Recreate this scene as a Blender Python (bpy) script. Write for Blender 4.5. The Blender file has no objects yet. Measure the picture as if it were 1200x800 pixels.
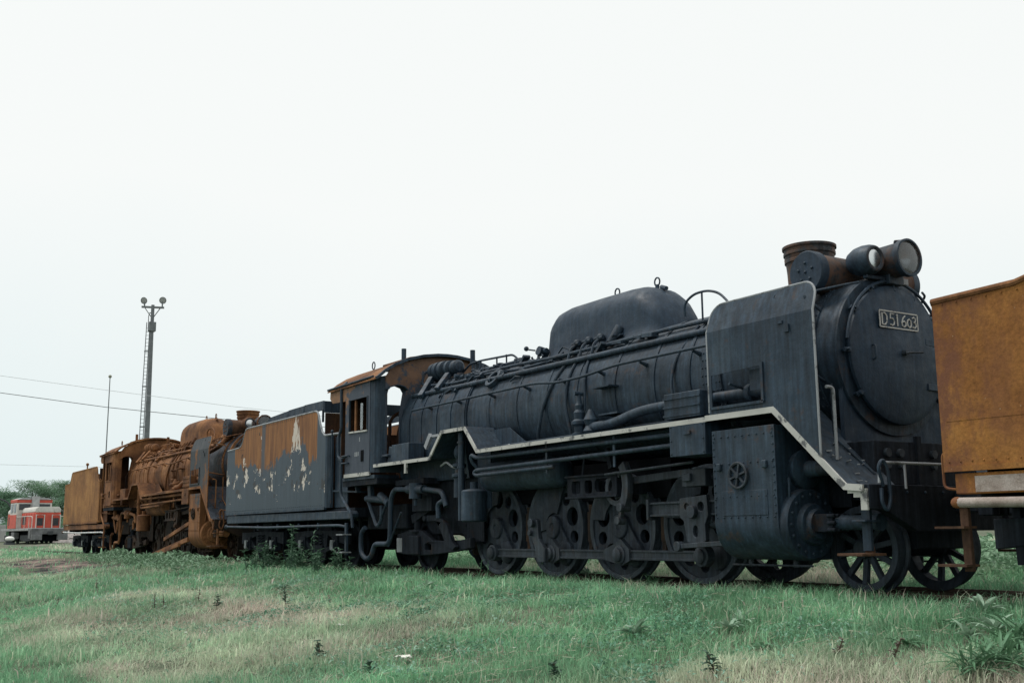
import bpy, bmesh, math, random
import numpy as np
from mathutils import Vector, Matrix
from mathutils.geometry import tessellate_polygon
R = math.radians
PI = math.pi
random.seed(7)
scene = bpy.context.scene
COL = scene.collection

# ---------------------------------------------------------------- camera, sky, sun, exposure
CAM = Vector((10.039, -9.718, 0.6153)); YAW, PITCH, ROLL, FPX = R(32.473), R(9.924), R(-0.580), 1285.7
fw = Vector((-math.cos(YAW)*math.cos(PITCH), math.sin(YAW)*math.cos(PITCH), math.sin(PITCH)))
rt0 = fw.cross(Vector((0, 0, 1))).normalized(); up0 = rt0.cross(fw)
rt = rt0*math.cos(ROLL) + up0*math.sin(ROLL); upv = -rt0*math.sin(ROLL) + up0*math.cos(ROLL)
cd = bpy.data.cameras.new('camera'); cam = bpy.data.objects.new('camera', cd); COL.objects.link(cam)
cam.matrix_world = Matrix(((rt.x, upv.x, -fw.x, CAM.x), (rt.y, upv.y, -fw.y, CAM.y), (rt.z, upv.z, -fw.z, CAM.z), (0, 0, 0, 1)))
cd.sensor_width = 36; cd.lens = FPX*36/1200; cd.clip_start = .1; cd.clip_end = 5000
scene.camera = cam

SUN_EL, SUN_AZ = R(64), R(222)      # azimuth measured from +x towards +y: behind the photographer's left shoulder
sdir = Vector((math.cos(SUN_AZ)*math.cos(SUN_EL), math.sin(SUN_AZ)*math.cos(SUN_EL), math.sin(SUN_EL)))
sl = bpy.data.lights.new('sun', 'SUN'); sl.energy = 2.2; sl.angle = R(20); sl.color = (1, .97, .92)
so = bpy.data.objects.new('sun', sl); COL.objects.link(so); so.rotation_euler = sdir.to_track_quat('Z', 'Y').to_euler()
world = bpy.data.worlds.new('World'); scene.world = world; world.use_nodes = True
wn = world.node_tree; wn.nodes.clear()
sky = wn.nodes.new('ShaderNodeTexSky'); sky.sky_type = 'NISHITA'; sky.sun_disc = False
sky.sun_elevation = SUN_EL; sky.sun_rotation = PI/2 - SUN_AZ; sky.dust_density = 4; sky.air_density = 1.2
bgs = wn.nodes.new('ShaderNodeBackground'); bgs.inputs[1].default_value = .05
cov = wn.nodes.new('ShaderNodeMix'); cov.data_type = 'RGBA'; cov.inputs[0].default_value = .93      # closed, even cloud cover over the clear sky

wc = wn.nodes.new('ShaderNodeTexCoord'); wsx = wn.nodes.new('ShaderNodeSeparateXYZ'); wn.links.new(wc.outputs['Generated'], wsx.inputs[0])
wno = wn.nodes.new('ShaderNodeTexNoise'); wno.inputs['Scale'].default_value = 1.6; wno.inputs['Detail'].default_value = 4; wn.links.new(wc.outputs['Generated'], wno.inputs[0])
wad = wn.nodes.new('ShaderNodeMath'); wad.operation = 'MULTIPLY_ADD'; wn.links.new(wno.outputs[0], wad.inputs[0]); wad.inputs[1].default_value = .22; wn.links.new(wsx.outputs[2], wad.inputs[2])
wr = wn.nodes.new('ShaderNodeValToRGB'); wn.links.new(wad.outputs[0], wr.inputs[0]); e = wr.color_ramp.elements      # overcast: cooler and a little darker towards the horizon
e[0].position = .06; e[0].color = (.76, .89, .91, 1); e[1].position = .40; e[1].color = (.975, 1.0, .985, 1)
wsc = wn.nodes.new('ShaderNodeMix'); wsc.data_type = 'RGBA'; wsc.blend_type = 'MULTIPLY'; wsc.inputs[0].default_value = 1; wsc.inputs[7].default_value = (20.3, 20.3, 20.3, 1); wn.links.new(wr.outputs[0], wsc.inputs[6]); wn.links.new(wsc.outputs[2], cov.inputs[7])
wo = wn.nodes.new('ShaderNodeOutputWorld')
wn.links.new(sky.outputs[0], cov.inputs[6]); wn.links.new(cov.outputs[2], bgs.inputs[0]); wn.links.new(bgs.outputs[0], wo.inputs[0])
vs = scene.view_settings; vs.view_transform = 'Standard'; vs.look = 'None'; vs.gamma = 1; vs.exposure = 0.0
scene.render.resolution_x = 1024; scene.render.resolution_y = 682

def ray(u, v):
    return fw + rt*((u-600)/FPX) - upv*((v-400)/FPX)
def P(u, v, y=None, x=None, z=None, d=None):          # photo pixel -> point on a known plane (or at a depth along the view axis)
    r = ray(u, v)
    if d is not None: t = d
    elif y is not None: t = (y-CAM.y)/r.y
    elif x is not None: t = (x-CAM.x)/r.x
    else: t = (z-CAM.z)/r.z
    return CAM + r*t

# ---------------------------------------------------------------- mesh helpers
class MB:
    def __init__(s): s.v = []; s.f = []
    def add(s, vs, fs):
        o = len(s.v); s.v += [tuple(v) for v in vs]; s.f += [tuple(i+o for i in f) for f in fs]; return s
    def box(s, x0, x1, y0, y1, z0, z1):
        return s.add([(x, y, z) for z in (z0, z1) for y in (y0, y1) for x in (x0, x1)],
                     [(0, 2, 3, 1), (4, 5, 7, 6), (0, 1, 5, 4), (2, 6, 7, 3), (0, 4, 6, 2), (1, 3, 7, 5)])
    def beam(s, a, b, w, h, up=(0, 0, 1)):
        a = Vector(a); b = Vector(b); d = (b-a).normalized(); r = d.cross(Vector(up))
        if r.length < 1e-4: r = d.cross(Vector((1, 0, 0)))
        r.normalize(); u = r.cross(d)
        vs = [p + r*(i*w/2) + u*(j*h/2) for p in (a, b) for j in (-1, 1) for i in (-1, 1)]
        return s.add(vs, [(0, 1, 3, 2), (4, 6, 7, 5), (0, 4, 5, 1), (2, 3, 7, 6), (0, 2, 6, 4), (1, 5, 7, 3)])
    def tube(s, pts, r, n=8, closed=False):
        pts = [Vector(p) for p in pts]; k = len(pts); vs = []; prev = None
        for i, p in enumerate(pts):
            a = pts[i-1] if (i or closed) else p; b = pts[(i+1) % k] if (i < k-1 or closed) else p
            t = (b-a).normalized()
            if prev is None:
                q = t.cross(Vector((0, 0, 1)))
                if q.length < .1: q = t.cross(Vector((1, 0, 0)))
            else: q = prev - t*prev.dot(t)
            q.normalize(); prev = q; w = t.cross(q)
            rr = r[i] if isinstance(r, (list, tuple)) else r
            vs += [p + q*(rr*math.cos(2*PI*j/n)) + w*(rr*math.sin(2*PI*j/n)) for j in range(n)]
        fs = [(i*n+j, i*n+(j+1) % n, ((i+1) % k)*n+(j+1) % n, ((i+1) % k)*n+j) for i in range(k if closed else k-1) for j in range(n)]
        if not closed: fs += [tuple(range(n))[::-1], tuple(range((k-1)*n, k*n))]
        return s.add(vs, fs)
    def cyl(s, a, b, r, r2=None, n=20):
        return s.tube([a, b], [r, r if r2 is None else r2], n)
    def lathe(s, o, ax, prof, n=32):               # prof: (distance along axis, radius)
        o = Vector(o); ax = Vector(ax).normalized(); q = ax.cross(Vector((0, 0, 1)))
        if q.length < .1: q = Vector((1, 0, 0))
        q.normalize(); w = ax.cross(q); vs = []
        for t, r in prof:
            vs += [o + ax*t + q*(max(r, 1e-4)*math.cos(2*PI*j/n)) + w*(max(r, 1e-4)*math.sin(2*PI*j/n)) for j in range(n)]
        return s.add(vs, [(i*n+j, i*n+(j+1) % n, (i+1)*n+(j+1) % n, (i+1)*n+j) for i in range(len(prof)-1) for j in range(n)])
    def plate(s, outer, holes, t0, t1, fn):        # flat plate with holes, extruded between t0 and t1; fn(a, b, t) -> xyz
        loops = [outer] + list(holes); flat = [p for l in loops for p in l]; n = len(flat)
        tr = tessellate_polygon([[Vector((p[0], p[1], 0)) for p in l] for l in loops])
        vs = [fn(a, b, t0) for a, b in flat] + [fn(a, b, t1) for a, b in flat]
        fs = [tuple(t) for t in tr] + [(t[0]+n, t[2]+n, t[1]+n) for t in tr]; o = 0
        for l in loops:
            k = len(l); fs += [(o+i, o+(i+1) % k, o+(i+1) % k+n, o+i+n) for i in range(k)]; o += k
        return s.add(vs, fs)
    def ell(s, c, r, n=14, m=8):
        rx, ry, rz = r if isinstance(r, (tuple, list)) else (r, r, r)
        vs = [(c[0]+rx*math.sin(PI*i/m)*math.cos(2*PI*j/n), c[1]+ry*math.sin(PI*i/m)*math.sin(2*PI*j/n), c[2]+rz*math.cos(PI*i/m)) for i in range(1, m) for j in range(n)]
        fs = [(i*n+j, i*n+(j+1) % n, (i+1)*n+(j+1) % n, (i+1)*n+j) for i in range(m-2) for j in range(n)]
        k = len(vs); vs += [(c[0], c[1], c[2]+rz), (c[0], c[1], c[2]-rz)]
        fs += [(k, (j+1) % n, j) for j in range(n)] + [(k+1, (m-2)*n+j, (m-2)*n+(j+1) % n) for j in range(n)]
        return s.add(vs, fs)
    def loft(s, rings, cap=True):
        n = len(rings[0]); vs = [p for r in rings for p in r]
        fs = [(i*n+j, i*n+(j+1) % n, (i+1)*n+(j+1) % n, (i+1)*n+j) for i in range(len(rings)-1) for j in range(n)]
        if cap: fs += [tuple(range(n))[::-1], tuple(range(len(vs)-n, len(vs)))]
        return s.add(vs, fs)
def arc(cx, cy, r, a0, a1, n=8, r2=None):
    r2 = r if r2 is None else r2
    return [(cx + r*math.cos(R(a0+(a1-a0)*i/n)), cy + r2*math.sin(R(a0+(a1-a0)*i/n))) for i in range(n+1)]
def circ(cx, cy, r, n=16, r2=None, rot=0):
    r2 = r if r2 is None else r2; c, s_ = math.cos(rot), math.sin(rot)
    return [(cx + c*r*math.cos(2*PI*i/n) - s_*r2*math.sin(2*PI*i/n), cy + s_*r*math.cos(2*PI*i/n) + c*r2*math.sin(2*PI*i/n)) for i in range(n)]
def strip(path, h):                                     # mitred ribbon along a polyline, as one polygon
    up_, dn = [], []
    for i, (x, z) in enumerate(path):
        ds = [Vector((path[j+1][0]-path[j][0], path[j+1][1]-path[j][1])).normalized() for j in (i-1, i) if 0 <= j < len(path)-1]
        n = sum((Vector((-d.y, d.x)) for d in ds), Vector((0, 0))).normalized(); k_ = h/2/max(.4, n.dot(Vector((-ds[0].y, ds[0].x))))
        up_.append((x+n.x*k_, z+n.y*k_)); dn.append((x-n.x*k_, z-n.y*k_))
    return dn + up_[::-1]
def rect(a0, a1, b0, b1): return [(a0, b0), (a1, b0), (a1, b1), (a0, b1)]
def rrect(a0, a1, b0, b1, r, n=4):
    return arc(a1-r, b0+r, r, -90, 0, n) + arc(a1-r, b1-r, r, 0, 90, n) + arc(a0+r, b1-r, r, 90, 180, n) + arc(a0+r, b0+r, r, 180, 270, n)
def rnd(pts, rad, n=5):                                # round the corners of a polyline
    pts = [Vector(p) for p in pts]; out = [pts[0]]
    for i in range(1, len(pts)-1):
        a, b, c = pts[i-1], pts[i], pts[i+1]; r = min(rad, (b-a).length*.49, (c-b).length*.49)
        p, q = b + (a-b).normalized()*r, b + (c-b).normalized()*r
        out += [p*((1-t)**2) + b*(2*t*(1-t)) + q*(t*t) for t in [k/n for k in range(n+1)]]
    return out + [pts[-1]]
XZ = lambda a, b, t: (a, t, b)
YZ = lambda a, b, t: (t, a, b)
XY = lambda a, b, t: (a, b, t)

def mesh_from(name, mb, ang=38):
    me = bpy.data.meshes.new(name); me.from_pydata(mb.v, [], mb.f)
    bm = bmesh.new(); bm.from_mesh(me); bmesh.ops.recalc_face_normals(bm, faces=bm.faces); bm.to_mesh(me); bm.free()
    me.polygons.foreach_set('use_smooth', [True]*len(me.polygons)); me.set_sharp_from_angle(angle=R(ang))
    return me
def put(name, mb, mat, parent=None, bev=0, stuff=False, ang=38):
    o = bpy.data.objects.new(name, mesh_from(name, mb, ang)); COL.objects.link(o); o.data.materials.append(mat)
    if parent: o.parent = parent
    if bev:
        m = o.modifiers.new('edge', 'BEVEL'); m.width = bev; m.segments = 2; m.limit_method = 'ANGLE'; m.angle_limit = R(40)
    if stuff: o['kind'] = 'stuff'
    return o
def inst(o, parent, loc=None, name=None):              # a further piece that shares its mesh
    c = bpy.data.objects.new(name or o.name.split('.')[0], o.data); COL.objects.link(c); c.parent = parent
    if loc is not None: c.location = loc
    return c
def tag(o, label=None, cat=None, group=None, kind=None):
    for k, v in (('label', label), ('category', cat), ('group', group), ('kind', kind)):
        if v: o[k] = v
    return o
def thing(name, loc, label, cat, group=None, rz=0):
    o = bpy.data.objects.new(name, None); COL.objects.link(o); o.location = loc; o.rotation_euler.z = rz
    o.empty_display_size = .3
    return tag(o, label, cat, group)

# ---------------------------------------------------------------- materials
class NT:
    def __init__(s, name):
        s.m = bpy.data.materials.new(name); s.m.use_nodes = True; s.t = s.m.node_tree
        s.b = s.t.nodes['Principled BSDF']; s.tc = s.n('ShaderNodeTexCoord')
    def n(s, ty, **k):
        x = s.t.nodes.new(ty)
        for a, b in k.items(): setattr(x, a, b)
        return x
    def l(s, a, b): s.t.links.new(a, b)
    def co(s, scale=(1, 1, 1), loc=(0, 0, 0)):
        m = s.n('ShaderNodeMapping'); s.l(s.tc.outputs['Object'], m.inputs[0]); m.inputs['Scale'].default_value = scale; m.inputs['Location'].default_value = loc
        return m.outputs[0]
    def noise(s, scale=5, sc3=(1, 1, 1), det=6, rough=.6, loc=(0, 0, 0)):
        x = s.n('ShaderNodeTexNoise'); s.l(s.co(sc3, loc), x.inputs['Vector'])
        x.inputs['Scale'].default_value = scale; x.inputs['Detail'].default_value = det; x.inputs['Roughness'].default_value = rough
        return x.outputs[0]
    def ramp(s, fac, stops):
        x = s.n('ShaderNodeValToRGB'); s.l(fac, x.inputs[0]); e = x.color_ramp.elements
        while len(e) < len(stops): e.new(.5)
        for el, (p, c) in zip(e, stops):
            el.position = p; el.color = (*c, 1) if isinstance(c, tuple) else (c, c, c, 1)
        return x.outputs[0]
    def mix(s, fac, a, b, mode='MIX'):
        x = s.n('ShaderNodeMix', data_type='RGBA', blend_type=mode)
        for v, i in ((fac, 0), (a, 6), (b, 7)):
            if isinstance(v, (int, float)): x.inputs[i].default_value = v
            elif isinstance(v, tuple): x.inputs[i].default_value = (*v, 1)
            else: s.l(v, x.inputs[i])
        return x.outputs[2]
    def math(s, op, a, b=0, c=None):
        x = s.n('ShaderNodeMath', operation=op)
        for i, v in enumerate((a, b) if c is None else (a, b, c)):
            if isinstance(v, (int, float)): x.inputs[i].default_value = v
            else: s.l(v, x.inputs[i])
        return x.outputs[0]
    def sep(s):
        x = s.n('ShaderNodeSeparateXYZ'); s.l(s.tc.outputs['Object'], x.inputs[0]); return x.outputs
    def fin(s, col, rough=.6, bump=None, bs=.3, bd=.01, spec=.5, metal=0):
        if isinstance(col, tuple): s.b.inputs['Base Color'].default_value = (*col, 1)
        else: s.l(col, s.b.inputs['Base Color'])
        if isinstance(rough, (int, float)): s.b.inputs['Roughness'].default_value = rough
        else: s.l(rough, s.b.inputs['Roughness'])
        s.b.inputs['Specular IOR Level'].default_value = spec; s.b.inputs['Metallic'].default_value = metal
        if bump is not None:
            x = s.n('ShaderNodeBump'); x.inputs['Strength'].default_value = bs; x.inputs['Distance'].default_value = bd
            s.l(bump, x.inputs['Height']); s.l(x.outputs[0], s.b.inputs['Normal'])
        return s.m
def m_paint(name, dark, mid, light, rustc=(.09, .04, .02), rust=.0, rough=(.42, .75), streak=.75, spec=.3, bs=.4, dust=0.):
    k = NT(name); a = k.noise(1.7); b = k.noise(3.2, (6, 6, .35), 8, .65); c = k.noise(26, det=4)
    base = k.ramp(a, [(.28, dark), (.52, mid), (.75, light)])
    st = k.ramp(b, [(.32, .35), (.5, .92), (.70, 1.9)])
    base = k.mix(streak, base, k.mix(1.0, base, st, 'MULTIPLY'))
    sp = k.ramp(c, [(.3, .75), (.55, 1.), (.72, 1.35)]); base = k.mix(.6, base, k.mix(1., base, sp, 'MULTIPLY'))
    if rust:
        rm = k.ramp(k.noise(4.2, det=9, rough=.72, loc=(3, 1, 7)), [(.62-.12*rust, 0.), (.70-.10*rust, 1.)])
        base = k.mix(k.math('MULTIPLY', rm, min(1, .5+.3*rust)), base, rustc)
    if dust:                                             # grey dust settled on what faces up, and chalky faded patches
        gm = k.n('ShaderNodeNewGeometry'); sx = k.n('ShaderNodeSeparateXYZ'); k.l(gm.outputs['Normal'], sx.inputs[0])
        du = k.math('MULTIPLY', k.ramp(sx.outputs[2], [(.35, 0.), (.95, 1.)]), k.ramp(k.noise(5, det=7, rough=.7), [(.35, .15), (.65, 1.)]))
        base = k.mix(k.math('MULTIPLY', du, dust), base, (.074, .086, .098))
        chalk = k.ramp(k.noise(1.15, (1, 1, .6), 9, .72, (9, 4, 2)), [(.52, 0.), (.68, 1.)]); base = k.mix(k.math('MULTIPLY', chalk, dust*.55), base, (.054, .080, .102))
    rg = k.ramp(k.noise(6, det=7), [(.3, rough[0]), (.7, rough[1])])
    return k.fin(base, rg, k.math('ADD', k.math('MULTIPLY', k.noise(1.5, det=3), 6.), k.noise(34, det=5)), bs, .006, spec)
def m_rust(name, cols, streak=.55, rough=.85, bs=.5, sc=1.):
    k = NT(name); a = k.noise(1.3*sc, det=9, rough=.66); b = k.noise(2.6*sc, (5, 5, .3), 8, .68, (5, 2, 1)); c = k.noise(30*sc, det=6, rough=.7)
    base = k.ramp(a, [(.24, cols[0]), (.42, cols[1]), (.56, cols[2]), (.74, cols[3])])
    base = k.mix(streak, base, k.mix(1., base, k.ramp(b, [(.3, .45), (.5, .95), (.7, 1.35)]), 'MULTIPLY'))
    base = k.mix(.7, base, k.mix(1., base, k.ramp(c, [(.3, .55), (.52, 1.), (.72, 1.35)]), 'MULTIPLY'))
    return k.fin(base, rough, k.math('ADD', k.math('MULTIPLY', k.noise(1.3, det=3), 7.), k.noise(38, det=6)), bs, .007, .25)
def m_plain(name, c, rough=.7, var=.35, sc=8, spec=.4):
    k = NT(name); n = k.noise(sc, det=6); f = k.ramp(n, [(.3, 1-var), (.7, 1+var)])
    return k.fin(k.mix(1., c, f, 'MULTIPLY'), rough, k.noise(sc*5), .25, .004, spec)

BLK = m_paint('black_paint', (.012, .023, .038), (.020, .037, .058), (.036, .057, .080), rust=.35, rustc=(.060, .036, .026), dust=.5)
BLKD = m_paint('black_door', (.011, .023, .040), (.016, .033, .056), (.028, .048, .074), streak=.38, dust=.3)
GEAR = m_paint('gear_grime_shade', (.008, .011, .016), (.015, .020, .028), (.022, .026, .032), rust=.4, rustc=(.030, .020, .015), rough=(.6, .9), spec=.12)  # grimy gear, with the deep shadow around it put into the dark colour
TYRE = m_paint('tyre_steel_highlight', (.024, .034, .047), (.036, .049, .065), (.052, .067, .083), rust=.2, rustc=(.05, .036, .028), rough=(.45, .8), spec=.3)  # lighter than the wheel paint: highlights on the rims put into the colour
WHEEL = m_paint('wheel_paint', (.015, .022, .033), (.024, .034, .048), (.037, .049, .065), rust=.3, rustc=(.04, .028, .022), rough=(.5, .85), spec=.3)
ROD = m_paint('rod_steel', (.015, .022, .031), (.025, .034, .045), (.041, .050, .061), rust=.4, rustc=(.045, .033, .026), rough=(.45, .75), spec=.3)
RUSTB = m_rust('rust_brown', [(.028, .016, .012), (.112, .050, .024), (.215, .098, .041), (.36, .185, .085)])
RUSTG = m_rust('rust_gear', [(.008, .008, .009), (.016, .014, .013), (.036, .023, .016), (.085, .043, .023)])
OCHRE = m_rust('rust_ochre', [(.14, .057, .019), (.235, .098, .027), (.31, .138, .036), (.35, .178, .057)], streak=.2, sc=1.)
_o = OCHRE.node_tree; _k = NT.__new__(NT); _k.m = OCHRE; _k.t = _o; _k.b = _o.nodes['Principled BSDF']; _k.tc = _k.n('ShaderNodeTexCoord')
_src = _k.b.inputs['Base Color'].links[0].from_socket; _x, _y, _z = _k.sep()
_mk = _k.math('MULTIPLY', _k.ramp(_k.noise(2.0, (1.6, 1.6, .8), 9, .68), [(.46, 0.), (.60, 1.)]), _k.ramp(_k.math('ADD', _x, 15.81), [(.05, .9), (.9, .12)]))
_k.l(_k.mix(_mk, _src, (.14, .058, .036)), _k.b.inputs['Base Color'])
_s2 = _k.b.inputs['Base Color'].links[0].from_socket; _sp = _k.ramp(_k.noise(22, det=3), [(.70, 0.), (.74, 1.)]); _k.l(_k.mix(_k.math('MULTIPLY', _sp, _k.ramp(_z, [(.7, 0.), (1., .8)])), _s2, (.42, .33, .24)), _k.b.inputs['Base Color'])
RTANK = m_rust('rust_tank', [(.11, .052, .024), (.22, .105, .040), (.31, .155, .055), (.38, .205, .08)], streak=.55)
SOOTR = m_paint('rusted_black', (.018, .024, .034), (.026, .034, .046), (.045, .05, .058), rust=.8, rustc=(.085, .047, .033), rough=(.55, .85))
def m_half(name):                                     # black paint breaking up over rust
    k = NT(name); a = k.noise(1.9, (1, 1, .7), 9, .7); z = k.sep()[2]
    msk = k.ramp(k.math('ADD', a, k.math('MULTIPLY', k.math('SUBTRACT', z, 2.35), .16)), [(.40, 0.), (.46, 1.)])
    rc = k.ramp(k.noise(3, (3, 3, .5), 8), [(.3, (.09, .04, .02)), (.55, (.20, .085, .03)), (.75, (.28, .13, .05))])
    bc = k.ramp(k.noise(3, (5, 5, .4), 7), [(.3, (.028, .034, .042)), (.7, (.07, .078, .085))])
    return k.fin(k.mix(msk, rc, bc), .75, k.noise(25), .4, .006, .3)
HALF = m_half('paint_over_rust')
def m_trim(name, chip=.5, c=(.62, .62, .60)):
    k = NT(name); n = k.noise(5.5, (1, 1, 1), 9, .72); f = k.ramp(n, [(.39, 0.), (.46, 1.)])
    base = k.mix(f, (.10, .105, .11), c); base = k.mix(.5, base, k.mix(1., base, k.ramp(k.noise(2.5), [(.3, .6), (.7, 1.15)]), 'MULTIPLY'))
    return k.fin(base, .65, k.noise(30), .3, .004)
TRIM = m_trim('white_trim', 1., (.44, .44, .415)); TRIM2 = m_trim('worn_trim', 1., (.27, .29, .31))
RUSTD = m_rust('rust_dull', [(.03, .02, .015), (.07, .038, .024), (.12, .062, .034), (.18, .095, .05)])
CHIM = m_paint('rust_stained_black', (.020, .024, .030), (.030, .034, .040), (.05, .05, .052), rust=1.6, rustc=(.090, .054, .040), rough=(.6, .9))
DARK = m_plain('near_black_shade', (.006, .007, .009), .95, spec=.05)  # near black: shadow under the machines put into the colour; also black hoses
BRNI = m_rust('cab_inside', [(.02, .013, .01), (.045, .024, .016), (.09, .042, .02), (.13, .065, .03)])
LAG = m_plain('pipe_lagging', (.50, .48, .45), .9, .4, 9)
RLAG = m_rust('stained_lagging', [(.16, .12, .10), (.28, .23, .20), (.37, .32, .29), (.44, .39, .36)], streak=.2, sc=3)
def m_tank(name):                                     # tender flank: dark paint, rust curtain above, bare pale flakes
    k = NT(name); x, y, z = k.sep()
    paint = k.ramp(k.noise(2.2, (5, 5, .4), 8, .65), [(.3, (.015, .029, .044)), (.55, (.023, .042, .062)), (.75, (.036, .060, .083))])
    rc = k.ramp(k.noise(3.2, (4, 4, .32), 9, .7, (2, 0, 0)), [(.28, (.10, .043, .024)), (.48, (.19, .085, .035)), (.62, (.27, .125, .045)), (.8, (.36, .18, .065))])
    edge = k.math('ADD', k.math('MULTIPLY', k.math('SUBTRACT', k.noise(.75, (1, 1, .22), 5, .65, (1.4, 0, 0)), .5), 2.4), k.math('MULTIPLY', k.math('SUBTRACT', k.noise(9, (1, 1, .8), 5, .7), .5), .55))
    hgt = k.math('ADD', k.math('SUBTRACT', z, 2.24), edge)
    rm = k.ramp(hgt, [(.48, 0.), (.54, 1.)])
    rm = k.math('MULTIPLY', k.ramp(k.math('ADD', hgt, .5), [(.48, 0.), (.54, 1.)]), 1.)
    ends = k.math('MULTIPLY', k.math('GREATER_THAN', x, -15.25), k.math('LESS_THAN', x, -10.28))
    s1 = k.math('ABSOLUTE', k.math('SUBTRACT', k.math('ADD', x, k.math('MULTIPLY', k.noise(6, (1, 1, .5)), .15)), -13.27))   # one seam keeps its paint
    rm = k.math('MULTIPLY', k.math('MULTIPLY', rm, ends), k.ramp(s1, [(.07, .15), (.16, 1.)]))
    col = k.mix(rm, paint, rc)
    # bare patches: a tall split and ragged flakes in a band
    fl = k.noise(2.9, (1, 1, .85), 9, .64, (7, 3, 2)); bandz = k.ramp(k.math('ABSOLUTE', k.math('SUBTRACT', z, 1.80)), [(.12, 1.), (.60, 0.)])
    bandz = k.math('ADD', bandz, k.ramp(k.math('DIVIDE', k.math('SUBTRACT', -10.5, x), 5.3), [(.1, .0), (1., .35)])) 
    fm = k.ramp(k.math('ADD', fl, k.math('MULTIPLY', bandz, .13)), [(.708, 0.), (.718, 1.)])
    wz = k.math('MULTIPLY', k.math('SUBTRACT', 3.2, z), .34)
    sx = k.math('ABSOLUTE', k.math('SUBTRACT', k.math('ADD', x, k.math('MULTIPLY', k.noise(5, (1, 1, .6), 6), .25)), -11.28))
    sm = k.math('MULTIPLY', k.math('LESS_THAN', sx, wz), k.math('GREATER_THAN', k.math('ADD', z, k.math('MULTIPLY', k.noise(7), .6)), 2.62))
    sm = k.math('MULTIPLY', sm, k.ramp(k.noise(8, (1, 1, .35), 6, .6, (1, 1, 1)), [(.42, 0.), (.46, 1.)]))
    white = k.math('MAXIMUM', fm, sm)
    halo = k.ramp(k.math('ADD', k.noise(2.9, (1, 1, .85), 9, .64, (7.13, 3, 1.92)), k.math('MULTIPLY', bandz, .13)), [(.708, 0.), (.718, 1.)])
    col = k.mix(halo, col, (.012, .012, .014)); col = k.mix(white, col, (.52, .47, .41))
    bmp = k.math('ADD', k.math('MULTIPLY', k.math('SUBTRACT', 1, k.math('MAXIMUM', white, rm)), .6), k.math('ADD', k.math('MULTIPLY', k.noise(1.0, det=2), 3), k.math('MULTIPLY', k.noise(30), .4)))
    return k.fin(col, k.ramp(rm, [(0, .5), (1, .85)]), bmp, .5, .008, .4)
TANK = m_tank('tender_flank')
GLASS = NT('lamp_glass').fin((.72, .78, .80), .06, spec=.6); GLASS.node_tree.nodes['Principled BSDF'].inputs['Transmission Weight'].default_value = .92
REFL = NT('lamp_reflector').fin((.62, .64, .64), .25, metal=1); TARN = NT('tarnished_reflector').fin((.16, .17, .18), .4, metal=1)
WIRE = m_plain('wire', (.12, .13, .14)); STEEL = m_plain('galvanised', (.15, .165, .175), .6, .25, 3)
# ---------------------------------------------------------------- steam locomotive (x: forwards, near side y < 0, rail top z = 0)
ZB = 2.46                                              # boiler axis
PINX, PINZ = .28, .335                                  # crank pin relative to axle x / rail
AX = [0, -1.55, -3.1, -4.65]
def wheel_holes(crank):
    hs = []
    for i in range(10):
        a = crank + R(36*i) + R(0)
        if i in (0, 5): continue
        big = i % 2 == 0; rc = .435 if big else .47; r1, r2 = (.135, .135) if big else (.088, .095)
        hs.append(circ(rc*math.cos(a), rc*math.sin(a), r1, 14, r2, a+PI/2))
    return hs
def driving_wheel(root, x, s, G, big=False):
    ca = math.atan2(PINZ-.7, PINX); y0, y1 = .56*s, .64*s
    w = put('driving_wheel', MB().plate(circ(0, .7, .64, 48), [[(a, b+.7) for a, b in h] for h in wheel_holes(ca)], y0, y1, lambda a, b, t: (x+a, t, b)), G, root)
    t = MB().lathe((x, 0, .7), (0, s, 0), [(.52, .60), (.50, .70), (.50, .728), (.53, .728), (.545, .70), (.665, .695), (.668, .655), (.66, .63), (.52, .60)], 56); put('tyre', t, TYRE if G is WHEEL else G, w)
    hb = MB().lathe((x, 0, .7), (0, s, 0), [(.5, .17), (.70, .165), (.715, .15), (.715, .06), (.70, .05), (.70, 0)], 28)
    hb.lathe((x+PINX*.98, 0, .7+(PINZ-.7)*.98), (0, s, 0), [(.55, .19), (.69, .17), (.70, .15), (.70, 0)], 24)
    hb.plate([(-.15, -.02), (.15, -.02), (.15, .4), (-.15, .4)], [], .56*s, .685*s, lambda a, b, t: (x + b*math.cos(ca) - a*math.sin(ca), t, .7 + b*math.sin(ca) + a*math.cos(ca)))
    put('hub', hb, G, w, .008)
    span = 62 if big else 44; a0 = math.degrees(ca)+180
    cw = arc(x, .7, .622, a0-span, a0+span, 20) + (arc(x, .7, .20, a0+span, a0-span, 8) if big else arc(x, .7, .36, a0+span*.9, a0-span*.9, 8))
    put('counterweight', MB().plate(cw, [], .63*s, .678*s, XZ), G, w, .008)
    return w
def spoke_wheel(root, name, x, s, G, r=.43, n=10, solid=False):
    k = MB().lathe((x, 0, r), (0, s, 0), [(.52, r-.075), (.50, r), (.50, r+.026), (.53, r+.026), (.545, r), (.66, r-.004), (.665, r-.045), (.655, r-.075), (.52, r-.075)], 44)
    w = put(name, k, G, root)
    h = MB().lathe((x, 0, r), (0, s, 0), [(.5, .10), (.70, .095), (.72, .07), (.72, 0)], 20); put('hub', h, G, w)
    if solid: put('disc', MB().lathe((x, 0, r), (0, s, 0), [(.55, .05), (.60, .1), (.57, .25), (.59, r-.06)], 28), G, w)
    else:
        sp = MB()
        for i in range(n):
            a = 2*PI*i/n + .2; d = Vector((math.cos(a), 0, math.sin(a))); c = Vector((x, .595*s, r))
            sp.beam(c+d*.07, c+d*(r-.06), .055, .05, (0, 1, 0))
        put('spokes', sp, G, w)
    return w
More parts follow.
